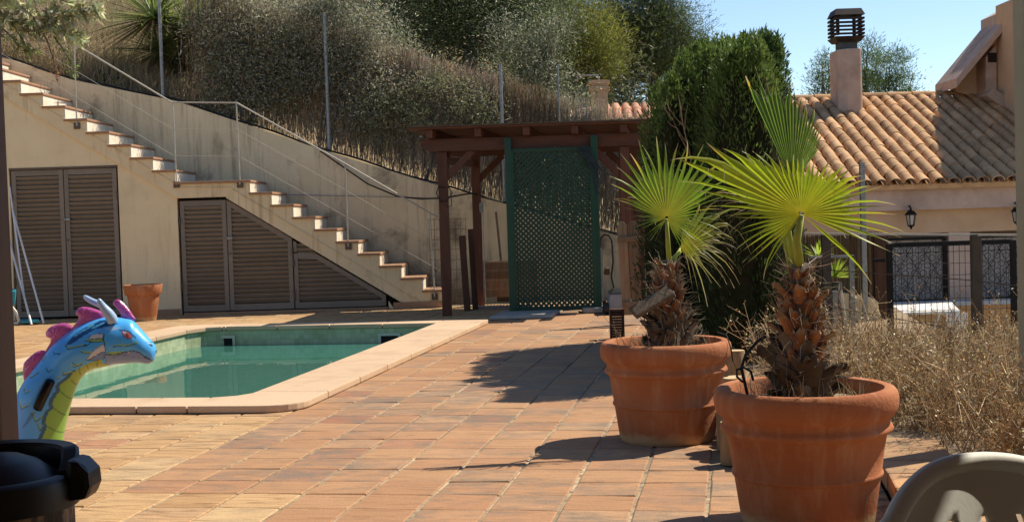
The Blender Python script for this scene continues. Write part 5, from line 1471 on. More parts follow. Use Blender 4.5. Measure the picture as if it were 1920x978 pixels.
# ------------------------------------------------------------------ far roof and chimney behind the screen
fh = empty('distant_house', (1.6, 25, 1)); tag(fh, 'distant house with red tiled roof and pale chimney behind the pergola', 'house')
DY = 25.0
q0, q1 = at(1035, 212, DY), at(1230, 226, DY)
t = MB(); t.box(((q0.x + q1.x) / 2 + .5, DY + 1, q1.z - 1.2), (q1.x - q0.x + 1, 1.6, 2.5)); child(t.build('wall', M['peach']), fh)
t = MB(); t.hexa([(q0.x - .05, DY - .1, at(1035, 226, DY).z), (at(1112, 225, DY).x, DY - .1, at(1112, 225, DY).z), (at(1112, 225, DY).x, DY + .6, q0.z + .1), (q0.x + .1, DY + .6, q0.z)] + [(p[0], p[1], p[2] + .05) for p in [(q0.x - .05, DY - .1, at(1035, 226, DY).z), (at(1112, 225, DY).x, DY - .1, at(1112, 225, DY).z), (at(1112, 225, DY).x, DY + .6, q0.z + .1), (q0.x + .1, DY + .6, q0.z)]]); child(t.build('canopy_slab', M['pinkrender']), fh)
tm2 = barrel(.095, .075, .36).mesh('roof_tile'); tm2.materials.append(M['rooftile_red'])
x = at(1141, 215, DY).x; zb = at(1141, 230, DY).z
for i in range(8):
    for j in range(3):
        o = bpy.data.objects.new('roof_tile', tm2); COL.objects.link(o); child(o, fh)
        o.location = (x + i * .19, DY - .25 + j * .28, zb - .01 + j * .115); o.rotation_euler = (.42, 0, 0)
t = MB(); t.hexa([(x - .2, DY - .2, zb - .1), (x + 1.7, DY - .2, zb - .1), (x + 1.7, DY + .8, zb + .30), (x - .2, DY + .8, zb + .30), (x - .2, DY - .2, zb - .04), (x + 1.7, DY - .2, zb - .04), (x + 1.7, DY + .8, zb + .36), (x - .2, DY + .8, zb + .36)]); child(t.build('roof_deck', M['rooftile_red']), fh)
a, b = at(1109, 228, DY), at(1137, 152, DY)
t = MB(); t.box(((a.x + b.x) / 2, DY - .1, (a.z + b.z) / 2 - .3), (b.x - a.x, .3, b.z - a.z + .6)); child(t.build('chimney', M['peach']), fh)
for zz in (b.z - .04, b.z - .16):
    t = MB(); t.box(((a.x + b.x) / 2, DY - .1, zz), (b.x - a.x + .08, .38, .06)); child(t.build('chimney_band', M['peach']), fh)
t = MB(); t.tube([at(1080, 146, DY), at(1082, 142, DY), at(1121, 141, DY), at(1123, 152, DY)], .02, 6); child(t.build('antenna_tube', M['galv']), fh)
# ------------------------------------------------------------------ potted fan palms
def fan_leaf(hub, table, px_m, nseg, split=.55, tilt=.25, cup=.10, seed=0, hubcol=(.60, .50, .03), col=(.27, .37, .025), tipcol=(.42, .31, .17), fringe=.5, droop=.16, pleat=.30, a0=None, a1=None, dry=0.0):
    """a pleated fan facing the patio; table maps an angle from straight up (degrees, + to the right) to a length"""
    rng = np.random.default_rng(seed)
    ang = sorted(table); lo = math.radians(ang[0] if a0 is None else a0); hi = math.radians(ang[-1] if a1 is None else a1)
    dl = (hi - lo) / nseg
    V = []; Fq = []; C = []
    col = np.array(col); hubcol = np.array(hubcol); tipcol = np.array(tipcol)
    def pt(th, r, L, off, dr):
        # plane facing -Y, leaning back at the top; outer part droops
        x, z = r * math.sin(th), r * math.cos(th)
        y = tilt * max(z, -.2) - cup * (r / max(L, .05)) ** 2 * .3 - off
        return (x, y, z - dr * (r / L) ** 3 * L)
    for i in range(nseg):
        th = lo + (i + .5) * dl
        L = np.interp(math.degrees(th), ang, [table[a] for a in ang]) / px_m * rng.uniform(.93, 1.06)
        if abs(th) > 1.85 and rng.random() < .33: continue
        rs = L * split * rng.uniform(.9, 1.1) * (1 if abs(th) < 1.15 else .62)
        dr = droop * rng.uniform(.3, 1.2)
        seg_c = col * math.exp(rng.normal(0, .13)) * (1 + rng.normal(0, .05, 3))
        yl = rng.random() < .22
        b0 = len(V)
        stations = [(.02, 1, 0), (.25, 1, 0), (.6, 1, 0), (1.0, .98, 0)]
        for (t_, wf, _) in stations:
            r = rs * t_ + .006
            for (e, of) in ((-.5, 0), (0, pleat * r * dl), (.5, 0)):
                V.append(pt(th + e * dl * wf, r, L, of, dr))
                k = min(1, r / (L * .55)); cc = hubcol * (1 - k ** .55) + seg_c * k ** .55
                if e == 0: cc = cc * 1.12
                C.append(cc)
        twist = rng.normal(0, .05); side = rng.normal(0, .05)
        for (q, wf) in ((.3, .60), (.65, .30), (.88, .12), (1.0, .012)):
            r = rs + (L - rs) * q
            tt = th + side * q * q
            w = rs * dl * wf
            for (e, of) in ((-.5, twist * q * .1), (0, pleat * w), (.5, -twist * q * .1)):
                d = pt(tt, r, L, of, dr * (1 + .8 * q))
                V.append((d[0] + e * w * math.cos(tt), d[1], d[2] - e * w * math.sin(tt)))
                k = max(0, (q - (.62 if not yl else .35)) / .3); k = min(1, k * rng.uniform(.6, 1.2))
                cc = seg_c * (1 - k) + (tipcol if q > .85 else np.array((.55, .42, .05))) * k
                C.append(cc * (1 - dry) + np.array((.38, .30, .15)) * dry)
        for s in range(7):
            o_ = b0 + s * 3
            Fq += [(o_, o_ + 1, o_ + 4, o_ + 3), (o_ + 1, o_ + 2, o_ + 5, o_ + 4)]
        # hanging thread fibres
        if rng.random() < fringe:
            p = Vector(pt(th + dl * .5, rs, L, 0, dr)); 
            pts = [p]
            dirv = Vector((math.sin(th), -.2, math.cos(th)))
            for k in range(4): 
                dirv = (dirv + Vector(rng.normal(0, .5, 3)) + Vector((0, 0, -.35))).normalized(); pts.append(pts[-1] + dirv * L * .055)
            for k in range(4):
                b1 = len(V); a_, b_ = pts[k], pts[k + 1]; w = Vector((.0009, 0, .0009))
                V += [tuple(a_ - w), tuple(a_ + w), tuple(b_ + w), tuple(b_ - w)]; C += [np.array((.55, .48, .33))] * 4; Fq.append((b1, b1 + 1, b1 + 2, b1 + 3))
    me = fast_mesh('leaf_blade', V, Fq, np.clip(np.array(C), .004, .9))
    return me

def boot_mesh(k):
    rng = random.Random(400 + k)
    w, L = rng.uniform(.070, .095), rng.uniform(.085, .125)
    nu, nv = 6, 6; V = []; C = []; F_ = []
    for layer in (0, 1):
        for j in range(nv + 1):
            t = j / nv
            ww = w * (1 - .25 * t - .55 * max(0, t - .7) / .3 * (.5 + .5 * (k % 2)))
            for i in range(nu + 1):
                s = i / nu * 2 - 1
                x = s * ww / 2
                out = .010 + .026 * t ** 1.8 * (1 + .5 * (k % 3)) - .022 * s * s - layer * (.012 * (1 - .6 * t)) + rng.uniform(-.0025, .0025)
                z = L * t + (rng.uniform(-.02, .02) if j == nv else 0)
                V.append((x, -out, z))
                c = (.36 - .14 * abs(s), .155 - .06 * abs(s), .055) if t < .72 else (.28, .185, .105)
                C.append(c)
    m = (nu + 1) * (nv + 1)
    for j in range(nv):
        for i in range(nu):
            a = j * (nu + 1) + i
            F_.append((a, a + 1, a + nu + 2, a + nu + 1)); F_.append((m + a + nu + 1, m + a + nu + 2, m + a + 1, m + a))
    for i in range(nu): a = nv * (nu + 1) + i; F_.append((a, a + 1, m + a + 1, m + a))
    for j in range(nv):
        a = j * (nu + 1); F_.append((a + nu + 1, a, m + a, m + a + nu + 1)); b = a + nu; F_.append((b, b + nu + 1, m + b + nu + 1, m + b))
    me = fast_mesh('leaf_base', V, F_, np.array(C)); me.materials.append(M['boot']); 
    me.polygons.foreach_set('use_smooth', [True] * len(me.polygons)); me.set_sharp_from_angle(angle=math.radians(55))
    return me
BOOTS = [boot_mesh(k) for k in range(6)]
M['boot_old'] = mat('old_palm_boot', (.115, .082, .055), (.20, .15, .10), 12, .3, .7, .9, .6, 50, .1, objvar=.4, kind='obj', dirt=(.42, .38, .32), dscale=9, dlo=.62, dhi=.72)
BOOTS_OLD = []
for me in BOOTS:
    m2 = me.copy(); m2.materials.clear(); m2.materials.append(M['boot_old']); BOOTS_OLD.append(m2)
def palm(label, loc, z0, z1, prof, seed, extra=()):
    rng = random.Random(seed)
    r = empty('fan_palm', loc); tag(r, label, 'palm', 'potted fan palms')
    rad = lambda t: float(np.interp(t, [p[0] for p in prof], [p[1] for p in prof]))
    t = MB(); t.tube([(0, 0, z0 - .08 + (z1 - z0 + .08) * k / 8) for k in range(9)], [rad(k / 8) * .82 for k in range(9)], 14)
    t.build('trunk', M['bark'], r, smooth=True)
    rows = int((z1 - z0) / .042)
    for j in range(rows):
        tt = (j + .3) / rows; n = max(6, int(2 * PI * rad(tt) / .068))
        for k in range(n):
            a = 2 * PI * (k + .5 * (j % 2) + rng.uniform(-.18, .18)) / n
            old = tt < .42 + rng.uniform(-.15, .12)
            o = bpy.data.objects.new('leaf_base', (BOOTS_OLD if old else BOOTS)[rng.randrange(6)]); COL.objects.link(o); o.parent = r
            q = rad(tt) * .80
            o.location = (q * math.sin(a), -q * math.cos(a), z0 + (z1 - z0) * tt - .03)
            sc = rng.uniform(.7, 1.1) * (1.05 if old else .82) * (.8 if tt > .85 else 1)
            o.scale = (sc, sc * rng.uniform(.7, 1.3), sc * rng.uniform(.8, 1.1))
            o.rotation_euler = (rng.uniform(.0, .22) + (rng.uniform(-.05, .22) if old else 0), rng.uniform(-.3, .3) * (1.8 if old else .6), a)
    # frayed fibre
    nf = 420; npr = np.random.default_rng(seed)
    a = npr.random(nf) * 2 * PI; tt = npr.random(nf); q = np.array([rad(x) for x in tt]) * 1.0
    A = np.stack([q * np.sin(a), -q * np.cos(a), z0 + (z1 - z0) * tt], 1); D = np.stack([np.sin(a), -np.cos(a), npr.normal(.2, .9, nf)], 1) + npr.normal(0, .5, (nf, 3))
    v, f, c = sticks(A, A + unit(D) * npr.uniform(.03, .11, (nf, 1)), .0013, .0006, jit((.42, .35, .25), nf, .4), npr.normal(0, .008, (nf, 3)))
    link('fibre', fast_mesh('fibre', v, f, c), M['twig'], r)
    return r
LP = (.805, 6.97); RP = (1.115, 5.03)
pL = pot('terracotta_pot', 'large terracotta pot of the left palm, further from the camera', (LP[0], LP[1], .002), 'big', .4)
pR = pot('terracotta_pot', 'large terracotta pot in front at right, nearest the white chair', (RP[0], RP[1], .002), 'big', 1.9)
palmL = palm('fan palm in the left pot with a single upright round leaf', (LP[0] + .03, LP[1], 0), .47, .955, [(0, .125), (.25, .11), (.5, .075), (.8, .056), (1, .045)], 61)
palmR = palm('taller fan palm in the right front pot with the widest yellow green leaf', (RP[0] - .005, RP[1], 0), .47, 1.0, [(0, .095), (.2, .105), (.45, .09), (.75, .065), (1, .04)], 62)
def add_leaf(root, hubpx, Y, table, px_m, nseg, stem, sr=.013, **kw):
    hub = at(hubpx[0], hubpx[1], Y); me = fan_leaf(None, table, px_m, nseg, **kw)
    o = link('leaf_blade', me, M['palmleaf']); o.parent = root; o.location = hub - root.location
    t = MB(); t.tube([p - root.location for p in stem] + [hub - root.location + Vector((0, .006, -.004))], [sr * 1.25] + [sr] * (len(stem) - 1) + [sr * .75], 8)
    M_ = M.get('petiole') or mat('petiole', (.33, .36, .05), (.26, .32, .05), 18, rough=.5, kind='obj'); M['petiole'] = M_
    s = t.build('petiole', M_, root, smooth=True)
    return o
# left palm
add_leaf(palmL, (1250, 409), 6.90, {-150: 42, -120: 60, -100: 62, -80: 70, -66: 110, -52: 128, -40: 148, -20: 158, 0: 158, 18: 156, 32: 158, 45: 158, 58: 150, 70: 125, 82: 100, 95: 112, 110: 100, 125: 90, 140: 110, 160: 80}, 355, 46, [Vector((LP[0] + .035, LP[1], .90)), at(1252, 450, 6.93)], .012, seed=1, split=.48, tilt=.16, col=(.22, .34, .03), hubcol=(.5, .42, .04), droop=.06)
add_leaf(palmL, (1276, 470), 7.02, {8: 90, 25: 130, 40: 165, 52: 170, 65: 120, 85: 90, 105: 70, 130: 60}, 350, 18, [Vector((LP[0] + .05, LP[1] + .02, .90)), at(1264, 482, 7.0)], .011, seed=2, split=.5, tilt=.2, col=(.30, .34, .07), dry=.3, droop=.35, pleat=.5)
add_leaf(palmL, (1282, 455), 7.10, {60: 80, 90: 110, 120: 100, 150: 90, 175: 60}, 350, 12, [Vector((LP[0] + .05, LP[1] + .04, .92)), at(1270, 475, 7.05)], .008, seed=8, split=.45, tilt=.1, col=(.40, .40, .14), dry=.35, droop=.3, pleat=.5)
# right palm
add_leaf(palmR, (1503, 401), 4.95, {-150: 120, -135: 135, -122: 150, -110: 145, -100: 140, -92: 130, -82: 175, -74: 225, -66: 270, -58: 275, -48: 225, -36: 165, -22: 128, -8: 120, 6: 112, 20: 112, 34: 118, 48: 132, 60: 146, 72: 160, 82: 172, 92: 176, 102: 178, 112: 182, 122: 192, 134: 165, 141: 120}, 495, 48, [Vector((RP[0] - .005, RP[1], .96)), at(1494, 450, 4.97)], .0155, seed=3, split=.66, tilt=.18, col=(.36, .46, .024), droop=.05)
add_leaf(palmR, (1487, 345), 5.10, {-22: 222, -14: 228, -6: 215, 2: 190, 10: 170, 18: 150, 27: 122, 38: 100}, 480, 22, [Vector((RP[0] - .02, RP[1] + .03, .96)), at(1478, 430, 5.06)], .011, seed=4, split=.74, tilt=.16, col=(.17, .27, .045), hubcol=(.2, .28, .05), droop=.03, pleat=.9)
add_leaf(palmR, (1455, 395), 5.20, {-75: 120, -62: 150, -50: 120, -100: 90}, 480, 10, [Vector((RP[0] - .03, RP[1] + .05, .95)), at(1470, 440, 5.12)], .008, seed=5, split=.4, tilt=.1, col=(.30, .28, .10), dry=.6, droop=.3)
# cut stub on the left trunk
t = MB(); a_, b_ = at(1258, 545, 6.86), at(1186, 588, 6.80); t.bar(a_ - palmL.location, b_ - palmL.location, .075, .03, up=(0, -.6, .8)); t.build('cut_stub', M['boot_old'], palmL, bevel=.008)
# dry tufts and a drip tube in the pots
rng = np.random.default_rng(9)
for (loc, seed, lab) in ((LP, 1, 'thin dry grass sprouting in the left palm pot'), (RP, 2, 'thin dry grass sprouting in the right palm pot')):
    n = 110; a = rng.random(n) * 2 * PI; q = np.sqrt(rng.uniform(.3, 1, n)) * .25
    A = np.stack([loc[0] + q * np.cos(a), loc[1] + q * np.sin(a), np.full(n, .455)], 1)
    B = A + np.stack([rng.normal(0, .03, n), rng.normal(0, .03, n), rng.uniform(.03, .15, n)], 1)
    v, f, c = sticks(A, B, .0016, .0006, jit((.50, .41, .24), n, .3), rng.normal(0, .01, (n, 3)))
    tag(link('dry_tuft', fast_mesh('dry_tuft', v, f, c), M['twig']), lab, 'grass', kind='stuff')
t = MB(); t.tube([at(1180, 660, 6.8), at(1160, 625, 6.75), at(1130, 590, 6.74)], [.002, .0016, .001], 5); t.tube([at(1160, 655, 6.75), at(1150, 600, 6.74)], [.002, .001], 5)
tag(t.build('dry_stem', M['deadstalk']), 'pale dry grass stems leaning over the left pot rim', 'stem')
t = MB(); z_ = .50
t.tube([(RP[0] - .22, RP[1] - .05, .46), at(1390, 690, 5.0), at(1398, 665, 5.02), at(1420, 640, 5.04), at(1436, 630, 5.05)], .0065, 6)
t.tube([at(1393, 716, 4.98), at(1382, 706, 4.98), at(1381, 693, 4.98), at(1394, 688, 4.98), at(1408, 696, 4.98), at(1412, 712, 5.0)], .005, 6)
tag(t.build('drip_tube', M['cable']), 'black drip irrigation tube looping in the front pot', 'tube')
t = MB(); t.tube([at(1345, 622, 7.1), at(1362, 628, 6.85), at(1370, 650, 6.8), at(1374, 676, 6.85), at(1380, 690, 7.2)], .004, 6)
tag(t.build('drip_tube', M['cable']), 'thin black irrigation tube hanging over the right side of the left pot', 'tube')
# ------------------------------------------------------------------ porch that the view is taken from, its roof and walls out of view
po = empty('porch', (0, 0, 0)); tag(po, 'unseen timber porch roof and added cream house wall around the viewpoint', 'porch')
t = MB(); t.box((-2.0, .35, 2.64), (7.78, 6.3, .10)); t.build('roof_deck', M['porchwood'], po)
t = MB(); t.box((2.21, .35, 2.60), (.18, 6.3, .18)); t.build('shade_beam', M['porchwood'], po)  # unseen beam; the gap beside it is shaped to throw a sun stripe
for k in range(5):
    t = MB(); t.box((-5.4 + k * 1.7, .35, 2.50), (.10, 6.3, .16)); t.build('joist', M['porchwood'], po)
t = MB(); t.box((-1.5, -2.95, 2.2), (13, .3, 4.6)); t.build('unseen_house_wall', M['plaster'], po)  # added behind the viewpoint to cut the sky fill
t = MB(); t.box((2.85, -.05, 1.33), (.22, 5.5, 2.66)); t.build('side_wall', M['plaster'], po)  # unseen wall added to keep sky light off the chair
t = MB(); t.box((2.66, .35, 2.64), (.60, 6.3, .10)); t.build('roof_deck', M['porchwood'], po)  # unseen roof strip added out to the side wall for more shade

# ------------------------------------------------------------------ inflatable dragon
DYY = 5.5
PXM = FPX / DYY
def vinyl_material():
    m = mat('printed_vinyl', (1, 1, 1), rough=.28, spec=.5, attr='Col', bump=.12, bscale=14, coat=.15)
    return m
M['vinyl'] = vinyl_material()
M['pinkvinyl'] = mat('pink_vinyl', (.50, .085, .27), (.56, .11, .31), 6, rough=.25, spec=.5, bump=.25, bscale=22, coat=.2)
M['hornvinyl'] = mat('pale_blue_vinyl', (.30, .43, .60), (.36, .49, .66), 6, rough=.3, spec=.5, coat=.15)
M['handle'] = mat('black_vinyl', (.004, .004, .0045), rough=.35, spec=.2)
dr = empty('inflatable_dragon', at(40, 960, DYY)); dr.location.z = 0
tag(dr, 'blue inflatable dragon pool float with pink back fins and green belly', 'pool float')
SEC = [((18, 880), (112, 880)), ((22, 850), (116, 850)), ((25, 815), (121, 816)), ((28, 785), (128, 785)), ((33, 750), (136, 754)), ((46, 722), (144, 731)), ((60, 703), (153, 715)), ((78, 680), (164, 704)), ((98, 654), (178, 697)), ((122, 633), (192, 694)), ((146, 617), (205, 691)), ((167, 607), (217, 688)), ((190, 600), (230, 687)), ((212, 598), (243, 686)), ((235, 601), (254, 685)), ((250, 605), (262, 685)), ((261, 616), (270, 686)), ((272, 628), (279, 687)), ((283, 640), (286, 685)), ((290, 648), (291, 680)), ((294, 655), (294, 672)), ((295.5, 661), (295.5, 667))]
TH = [.92] * 10 + [.88, .84, .80, .76, .72, .72, .74, .78, .84, .90, .95, 1.0]
def cr(P, n):
    """Catmull-Rom through rows of P"""
    P = np.array(P, float); out = []
    Q = np.vstack([2 * P[0] - P[1], P, 2 * P[-1] - P[-2]])
    for s in np.linspace(0, len(P) - 1 - 1e-6, n):
        i = int(s); u = s - i; p0, p1, p2, p3 = Q[i:i + 4]
        out.append(.5 * ((2 * p1) + (-p0 + p2) * u + (2*p0 - 5*p1 + 4*p2 - p3) * u*u + (-p0 + 3*p1 - 3*p2 + p3) * u**3))
    return np.array(out)
rows = cr([[*a, *b, th] for (a, b), th in zip(SEC, TH)], 420)
NA = 168
ang = np.linspace(0, 2 * PI, NA, endpoint=False)
px2 = []; dep = []
for r in rows:
    a, b, th = r[:2], r[2:4], r[4]
    c = (a + b) / 2; hv = (b - a) / 2; hl = np.linalg.norm(hv)
    px2.append(c + np.outer(-np.cos(ang), hv)); dep.append(-np.sin(ang) * hl * th)
px2 = np.array(px2).reshape(-1, 2); dep = np.array(dep).reshape(-1)
_o = np.array(at(0, 0, DYY)); _ex = (np.array(at(100, 0, DYY)) - _o) / 100; _ey = (np.array(at(0, 100, DYY)) - _o) / 100
VV = _o + px2[:, :1] * _ex + px2[:, 1:] * _ey; VV[:, 1] += dep / PXM
nr = len(rows)
idx = np.arange(nr * NA).reshape(nr, NA)
Fd = np.stack([idx[:-1], np.roll(idx, -1, 1)[:-1], np.roll(idx, -1, 1)[1:], idx[1:]], -1).reshape(-1, 4)
# print and some painted light and shade on the vinyl, drawn in the side view
def inpoly(P, poly):
    poly = np.array(poly, float); x, y = P[:, 0], P[:, 1]; ins = np.zeros(len(P), bool); j = len(poly) - 1
    for i in range(len(poly)):
        xi, yi = poly[i]; xj, yj = poly[j]
        m = ((yi > y) != (yj > y)) & (x < (xj - xi) * (y - yi) / (yj - yi + 1e-12) + xi); ins ^= m; j = i
    return ins
def near(P, line, w):
    d = np.full(len(P), 1e9); line = np.array(line, float)
    for a, b in zip(line[:-1], line[1:]):
        ab = b - a; t_ = np.clip(((P - a) @ ab) / (ab @ ab + 1e-9), 0, 1); d = np.minimum(d, np.linalg.norm(P - (a + t_[:, None] * ab), axis=1))
    return d < w
zA = lambda *p: [(x / 5.753, 550 + y / 5.753) for x, y in p]
zB = lambda *p: [(130 + x / 5.433, 540 + y / 5.433) for x, y in p]
zC = lambda *p: [(x / 5.147, 680 + y / 5.147) for x, y in p]
col = np.tile(np.array((.065, .36, .86)), (len(VV), 1))
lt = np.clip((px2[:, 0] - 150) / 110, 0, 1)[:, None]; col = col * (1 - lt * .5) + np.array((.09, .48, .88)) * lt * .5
TEAL = (.008, .10, .20); DARK = (.012, .02, .06); YEL = (.26, .42, .12)
belly = zC((470, 760), (480, 745), (530, 620), (517, 580), (522, 545), (550, 480), (590, 440), (583, 400), (590, 370), (620, 310), (650, 280), (645, 240), (660, 210), (700, 180), (735, 150), (760, 110), (790, 92), (830, 60)) + zB((200, 800), (300, 760), (400, 735), (385, 770), (410, 790), (465, 803), (300, 900), (130, 1000)) + zC((800, 300), (700, 800), (600, 1200), (300, 1200))
wave = belly[:17]
m = near(px2 + np.array([3.2, -.6]), wave, 3.6); col[m] = TEAL
m = inpoly(px2, belly); gy = np.clip((730 - px2[:, 1]) / 60, 0, 1)[:, None]
col[m] = (np.array((.22, .40, .06)) * (1 - gy) + np.array((.36, .36, .06)) * gy)[m]
for ln in (zC((655, 290), (700, 370)), zC((590, 445), (655, 530)), zC((530, 620), (620, 705)), zC((740, 180), (755, 240)), zB((165, 820), (150, 900)), zB((245, 790), (235, 845)), zB((350, 765), (325, 815))): col[near(px2, ln, .75)] = (.05, .12, .03)
# stripes over the crest
col[inpoly(px2, zB((15, 610), (90, 510), (200, 420), (330, 350), (420, 335), (480, 370), (560, 372), (440, 400), (330, 430), (220, 490), (120, 560)))] = (.006, .055, .19)
for ln in (zB((120, 500), (200, 440)), zB((180, 455), (300, 385)), zB((60, 470), (150, 425)), zB((240, 400), (330, 350)), zB((290, 420), (400, 365)), zB((30, 500), (110, 470))): col[near(px2, ln, 1.0)] = (.10, .42, .60)
# whiskers and cheek plates
for poly, c in ((zB((270, 505), (300, 485), (345, 472), (415, 468), (412, 515), (345, 520), (285, 528)), (.52, .56, .60)), (zB((275, 535), (345, 522), (415, 520), (425, 545), (370, 555)), YEL), (zB((245, 740), (290, 680), (350, 620), (420, 575), (435, 600), (440, 650), (400, 660), (330, 700), (270, 735)), (.58, .58, .62)), (zB((275, 740), (330, 700), (400, 665), (440, 655), (430, 690), (410, 730), (330, 748)), (.14, .24, .52)), (zB((410, 790), (432, 740), (420, 690), (500, 688), (640, 660), (700, 650), (760, 670), (800, 700), (860, 750), (900, 780), (820, 840), (700, 830), (600, 830), (470, 830)), (.17, .25, .52)), (zB((435, 690), (470, 660), (560, 655), (640, 655), (520, 685)), YEL)):
    mm = inpoly(px2, poly); col[mm] = c
    col[near(px2, poly + poly[:1], .42)] = DARK
for ln, w in ((zB((440, 685), (540, 683), (620, 667), (700, 648), (760, 665), (800, 700), (830, 735), (868, 757)), .75), (zB((800, 700), (812, 728), (825, 705), (838, 742), (846, 722), (862, 752)), .5), (zB((650, 662), (662, 692), (675, 660)), .5), (zB((425, 470), (420, 520), (435, 560), (432, 600), (445, 640)), .6), (zB((590, 690), (620, 697), (650, 690)), .4), (zB((680, 712), (700, 718)), .5), (zB((740, 720), (760, 724)), .4), (zB((820, 568), (880, 575)), .5), (zB((500, 720), (560, 690), (600, 685)), .3)): col[near(px2, ln, w)] = DARK
col[inpoly(px2, zB((652, 664), (662, 688), (672, 663)))] = (.7, .7, .7)
eye = zB((588, 448), (620, 445), (660, 465), (695, 505), (680, 522), (645, 518), (612, 495)); col[near(px2, eye + eye[:1], 1.0)] = (.02, .05, .14); col[inpoly(px2, eye)] = (.62, .20, .17)
col[inpoly(px2, zB((598, 452), (630, 452), (640, 470), (612, 478)))] = (.75, .72, .74); col[near(px2, zB((640, 475), (648, 505)), .7)] = (.02, .02, .04)
col[near(px2, zB((560, 440), (610, 440), (665, 455), (725, 520)), 1.3)] = (.03, .13, .36)
col[inpoly(px2, zB((838, 580), (860, 588), (880, 612), (868, 615), (848, 600)))] = DARK
nf_ = np.clip(1 - np.linalg.norm((px2 - np.array(zB((500, 420))[0])) / np.array([16, 5]), axis=1), 0, 1)[:, None] * .8; col = col * (1 - nf_) + np.array((.50, .62, .70)) * nf_  # soft pale spot on the brow: a sheen painted into the colour
rg = np.random.default_rng(4)
for (bx, by) in ((470, 490), (500, 495), (455, 560), (545, 540), (570, 545), (560, 570), (740, 560), (720, 590), (600, 560), (480, 610)):
    col[np.linalg.norm(px2 - np.array(zB((bx, by))[0]), axis=1) < rg.uniform(.8, 1.7)] = (.16, .45, .42)
marks = [zC((335, 110), (342, 148), (370, 152), (450, 95)), zC((525, 60), (545, 95), (580, 70)), zC((300, 255), (320, 300), (370, 280)), zC((262, 390), (290, 450), (365, 415)), zC((195, 555), (210, 588), (240, 565)), zC((400, 490), (430, 570), (480, 535)), zC((450, 590), (465, 660), (495, 620)), zC((685, 90), (688, 128), (720, 112)), zB((50, 600), (62, 628), (160, 603), (258, 590)), zB((205, 650), (240, 670), (290, 665)), zB((118, 765), (126, 808), (165, 798)), zB((515, 605), (560, 600), (600, 598)), zB((625, 600), (660, 600), (730, 578)), zA((650, 640), (660, 665), (690, 650), (720, 665), (732, 650)), zA((490, 710), (520, 750), (555, 690)), zB((10, 880), (20, 890), (90, 868)), zB((205, 600), (280, 570), (300, 560)), zB((240, 540), (330, 555), (400, 550)), zC((635, 160), (648, 148)), zC((780, 40), (800, 20)), zA((870, 790), (880, 800), (960, 770))]
for k, mk in enumerate(marks):
    mk = np.array(mk)
    if k % 3 != 1: col[near(px2, mk + np.array([.9, -1.6]), 1.5)] = YEL
    col[near(px2, mk, .9)] = TEAL
col[inpoly(px2, zC((290, 645), (340, 560), (395, 470), (440, 480), (400, 530), (345, 600)))] *= .55  # strip below the grab handle darkened: its shadow painted in
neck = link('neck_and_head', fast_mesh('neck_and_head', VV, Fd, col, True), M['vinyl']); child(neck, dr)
def fpt(x, y, dy=0): p = _o + x * _ex + y * _ey; return Vector((p[0], p[1] + dy, p[2]))
def pillow(name, outline, thick, m, seam=True, dy=0):
    """inflated flat shape: outline in the side view, blown up to both sides"""
    P = np.array(outline, float); n = len(P) * 6
    Q = cr(np.vstack([P, P[:1]]), n + 1)[:-1]; c = Q.mean(0)
    V = []; Fq = []; rings = 9
    for s in (1, -1):
        for j in range(rings + 1):
            f = 1 - j / rings
            for q in Q:
                w = c + (q - c) * f; h = math.sqrt(max(0, 1 - f ** 2.2)) * thick * (1 + .10 * math.sin(9 * math.atan2(q[1] - c[1], q[0] - c[0])) * f)
                V.append(fpt(w[0], w[1], -s * h / PXM + dy)[:])
    for s in range(2):
        o_ = s * (rings + 1) * n
        for j in range(rings):
            for k in range(n):
                a, b = o_ + j*n + k, o_ + j*n + (k + 1) % n
                Fq.append((a, b, b + n, a + n) if s == 0 else (b, a, a + n, b + n))
    o = link(name, fast_mesh(name, V, Fq, smooth=True), m); child(o, dr); return o
pillow('back_fin', [(46, 722), (43.5, 706), (44, 693), (46, 685), (53, 677), (66, 666), (77, 661.5), (87, 663), (92, 668), (75, 695), (60, 715)], 7, M['pinkvinyl'])
pillow('back_fin', [(84, 668), (94, 652), (95.5, 640), (88.5, 636), (86.5, 629), (89, 623), (96, 616.5), (108, 611.5), (122, 609.5), (132, 612), (139, 619), (144, 624), (122, 644), (100, 664)], 8, M['pinkvinyl'])
pillow('back_fin', [(133, 622), (146, 606), (148.5, 598), (143.5, 592), (144.5, 586), (150, 580.5), (159, 578.5), (170, 580), (182, 583.5), (194, 589), (200, 595), (200, 606), (172, 614), (146, 628)], 8, M['pinkvinyl'])
pillow('back_fin', [(226, 606), (222, 590), (210, 576), (209.5, 570), (213, 566.5), (220, 566), (229, 573), (239, 584), (248, 597), (252, 605), (240, 610)], 6, M['pinkvinyl'], dy=.035)
def horn(pts, dy0, dy1):
    t = MB(); n = len(pts)
    P = cr([[*p] for p in pts], 24)
    t.tube([fpt(p[0], p[1], dy0 + (dy1 - dy0) * i / 23) for i, p in enumerate(P)], [max(.4, p[2]) / PXM for p in P], 16); return child(t.build('horn', M['hornvinyl'], smooth=True), dr)
horn([(221, 606, 9.6), (219, 598, 10.2), (213, 588, 9.4), (206, 578.5, 7.6), (201, 570, 6), (199, 564.5, 4.3), (198.3, 562, 2)], -.055, -.085)
horn([(200, 592, 5), (190, 583, 6), (176, 576, 6), (160, 569.5, 5.6), (149, 563.5, 4.4), (144.5, 561, 2)], .06, .10)
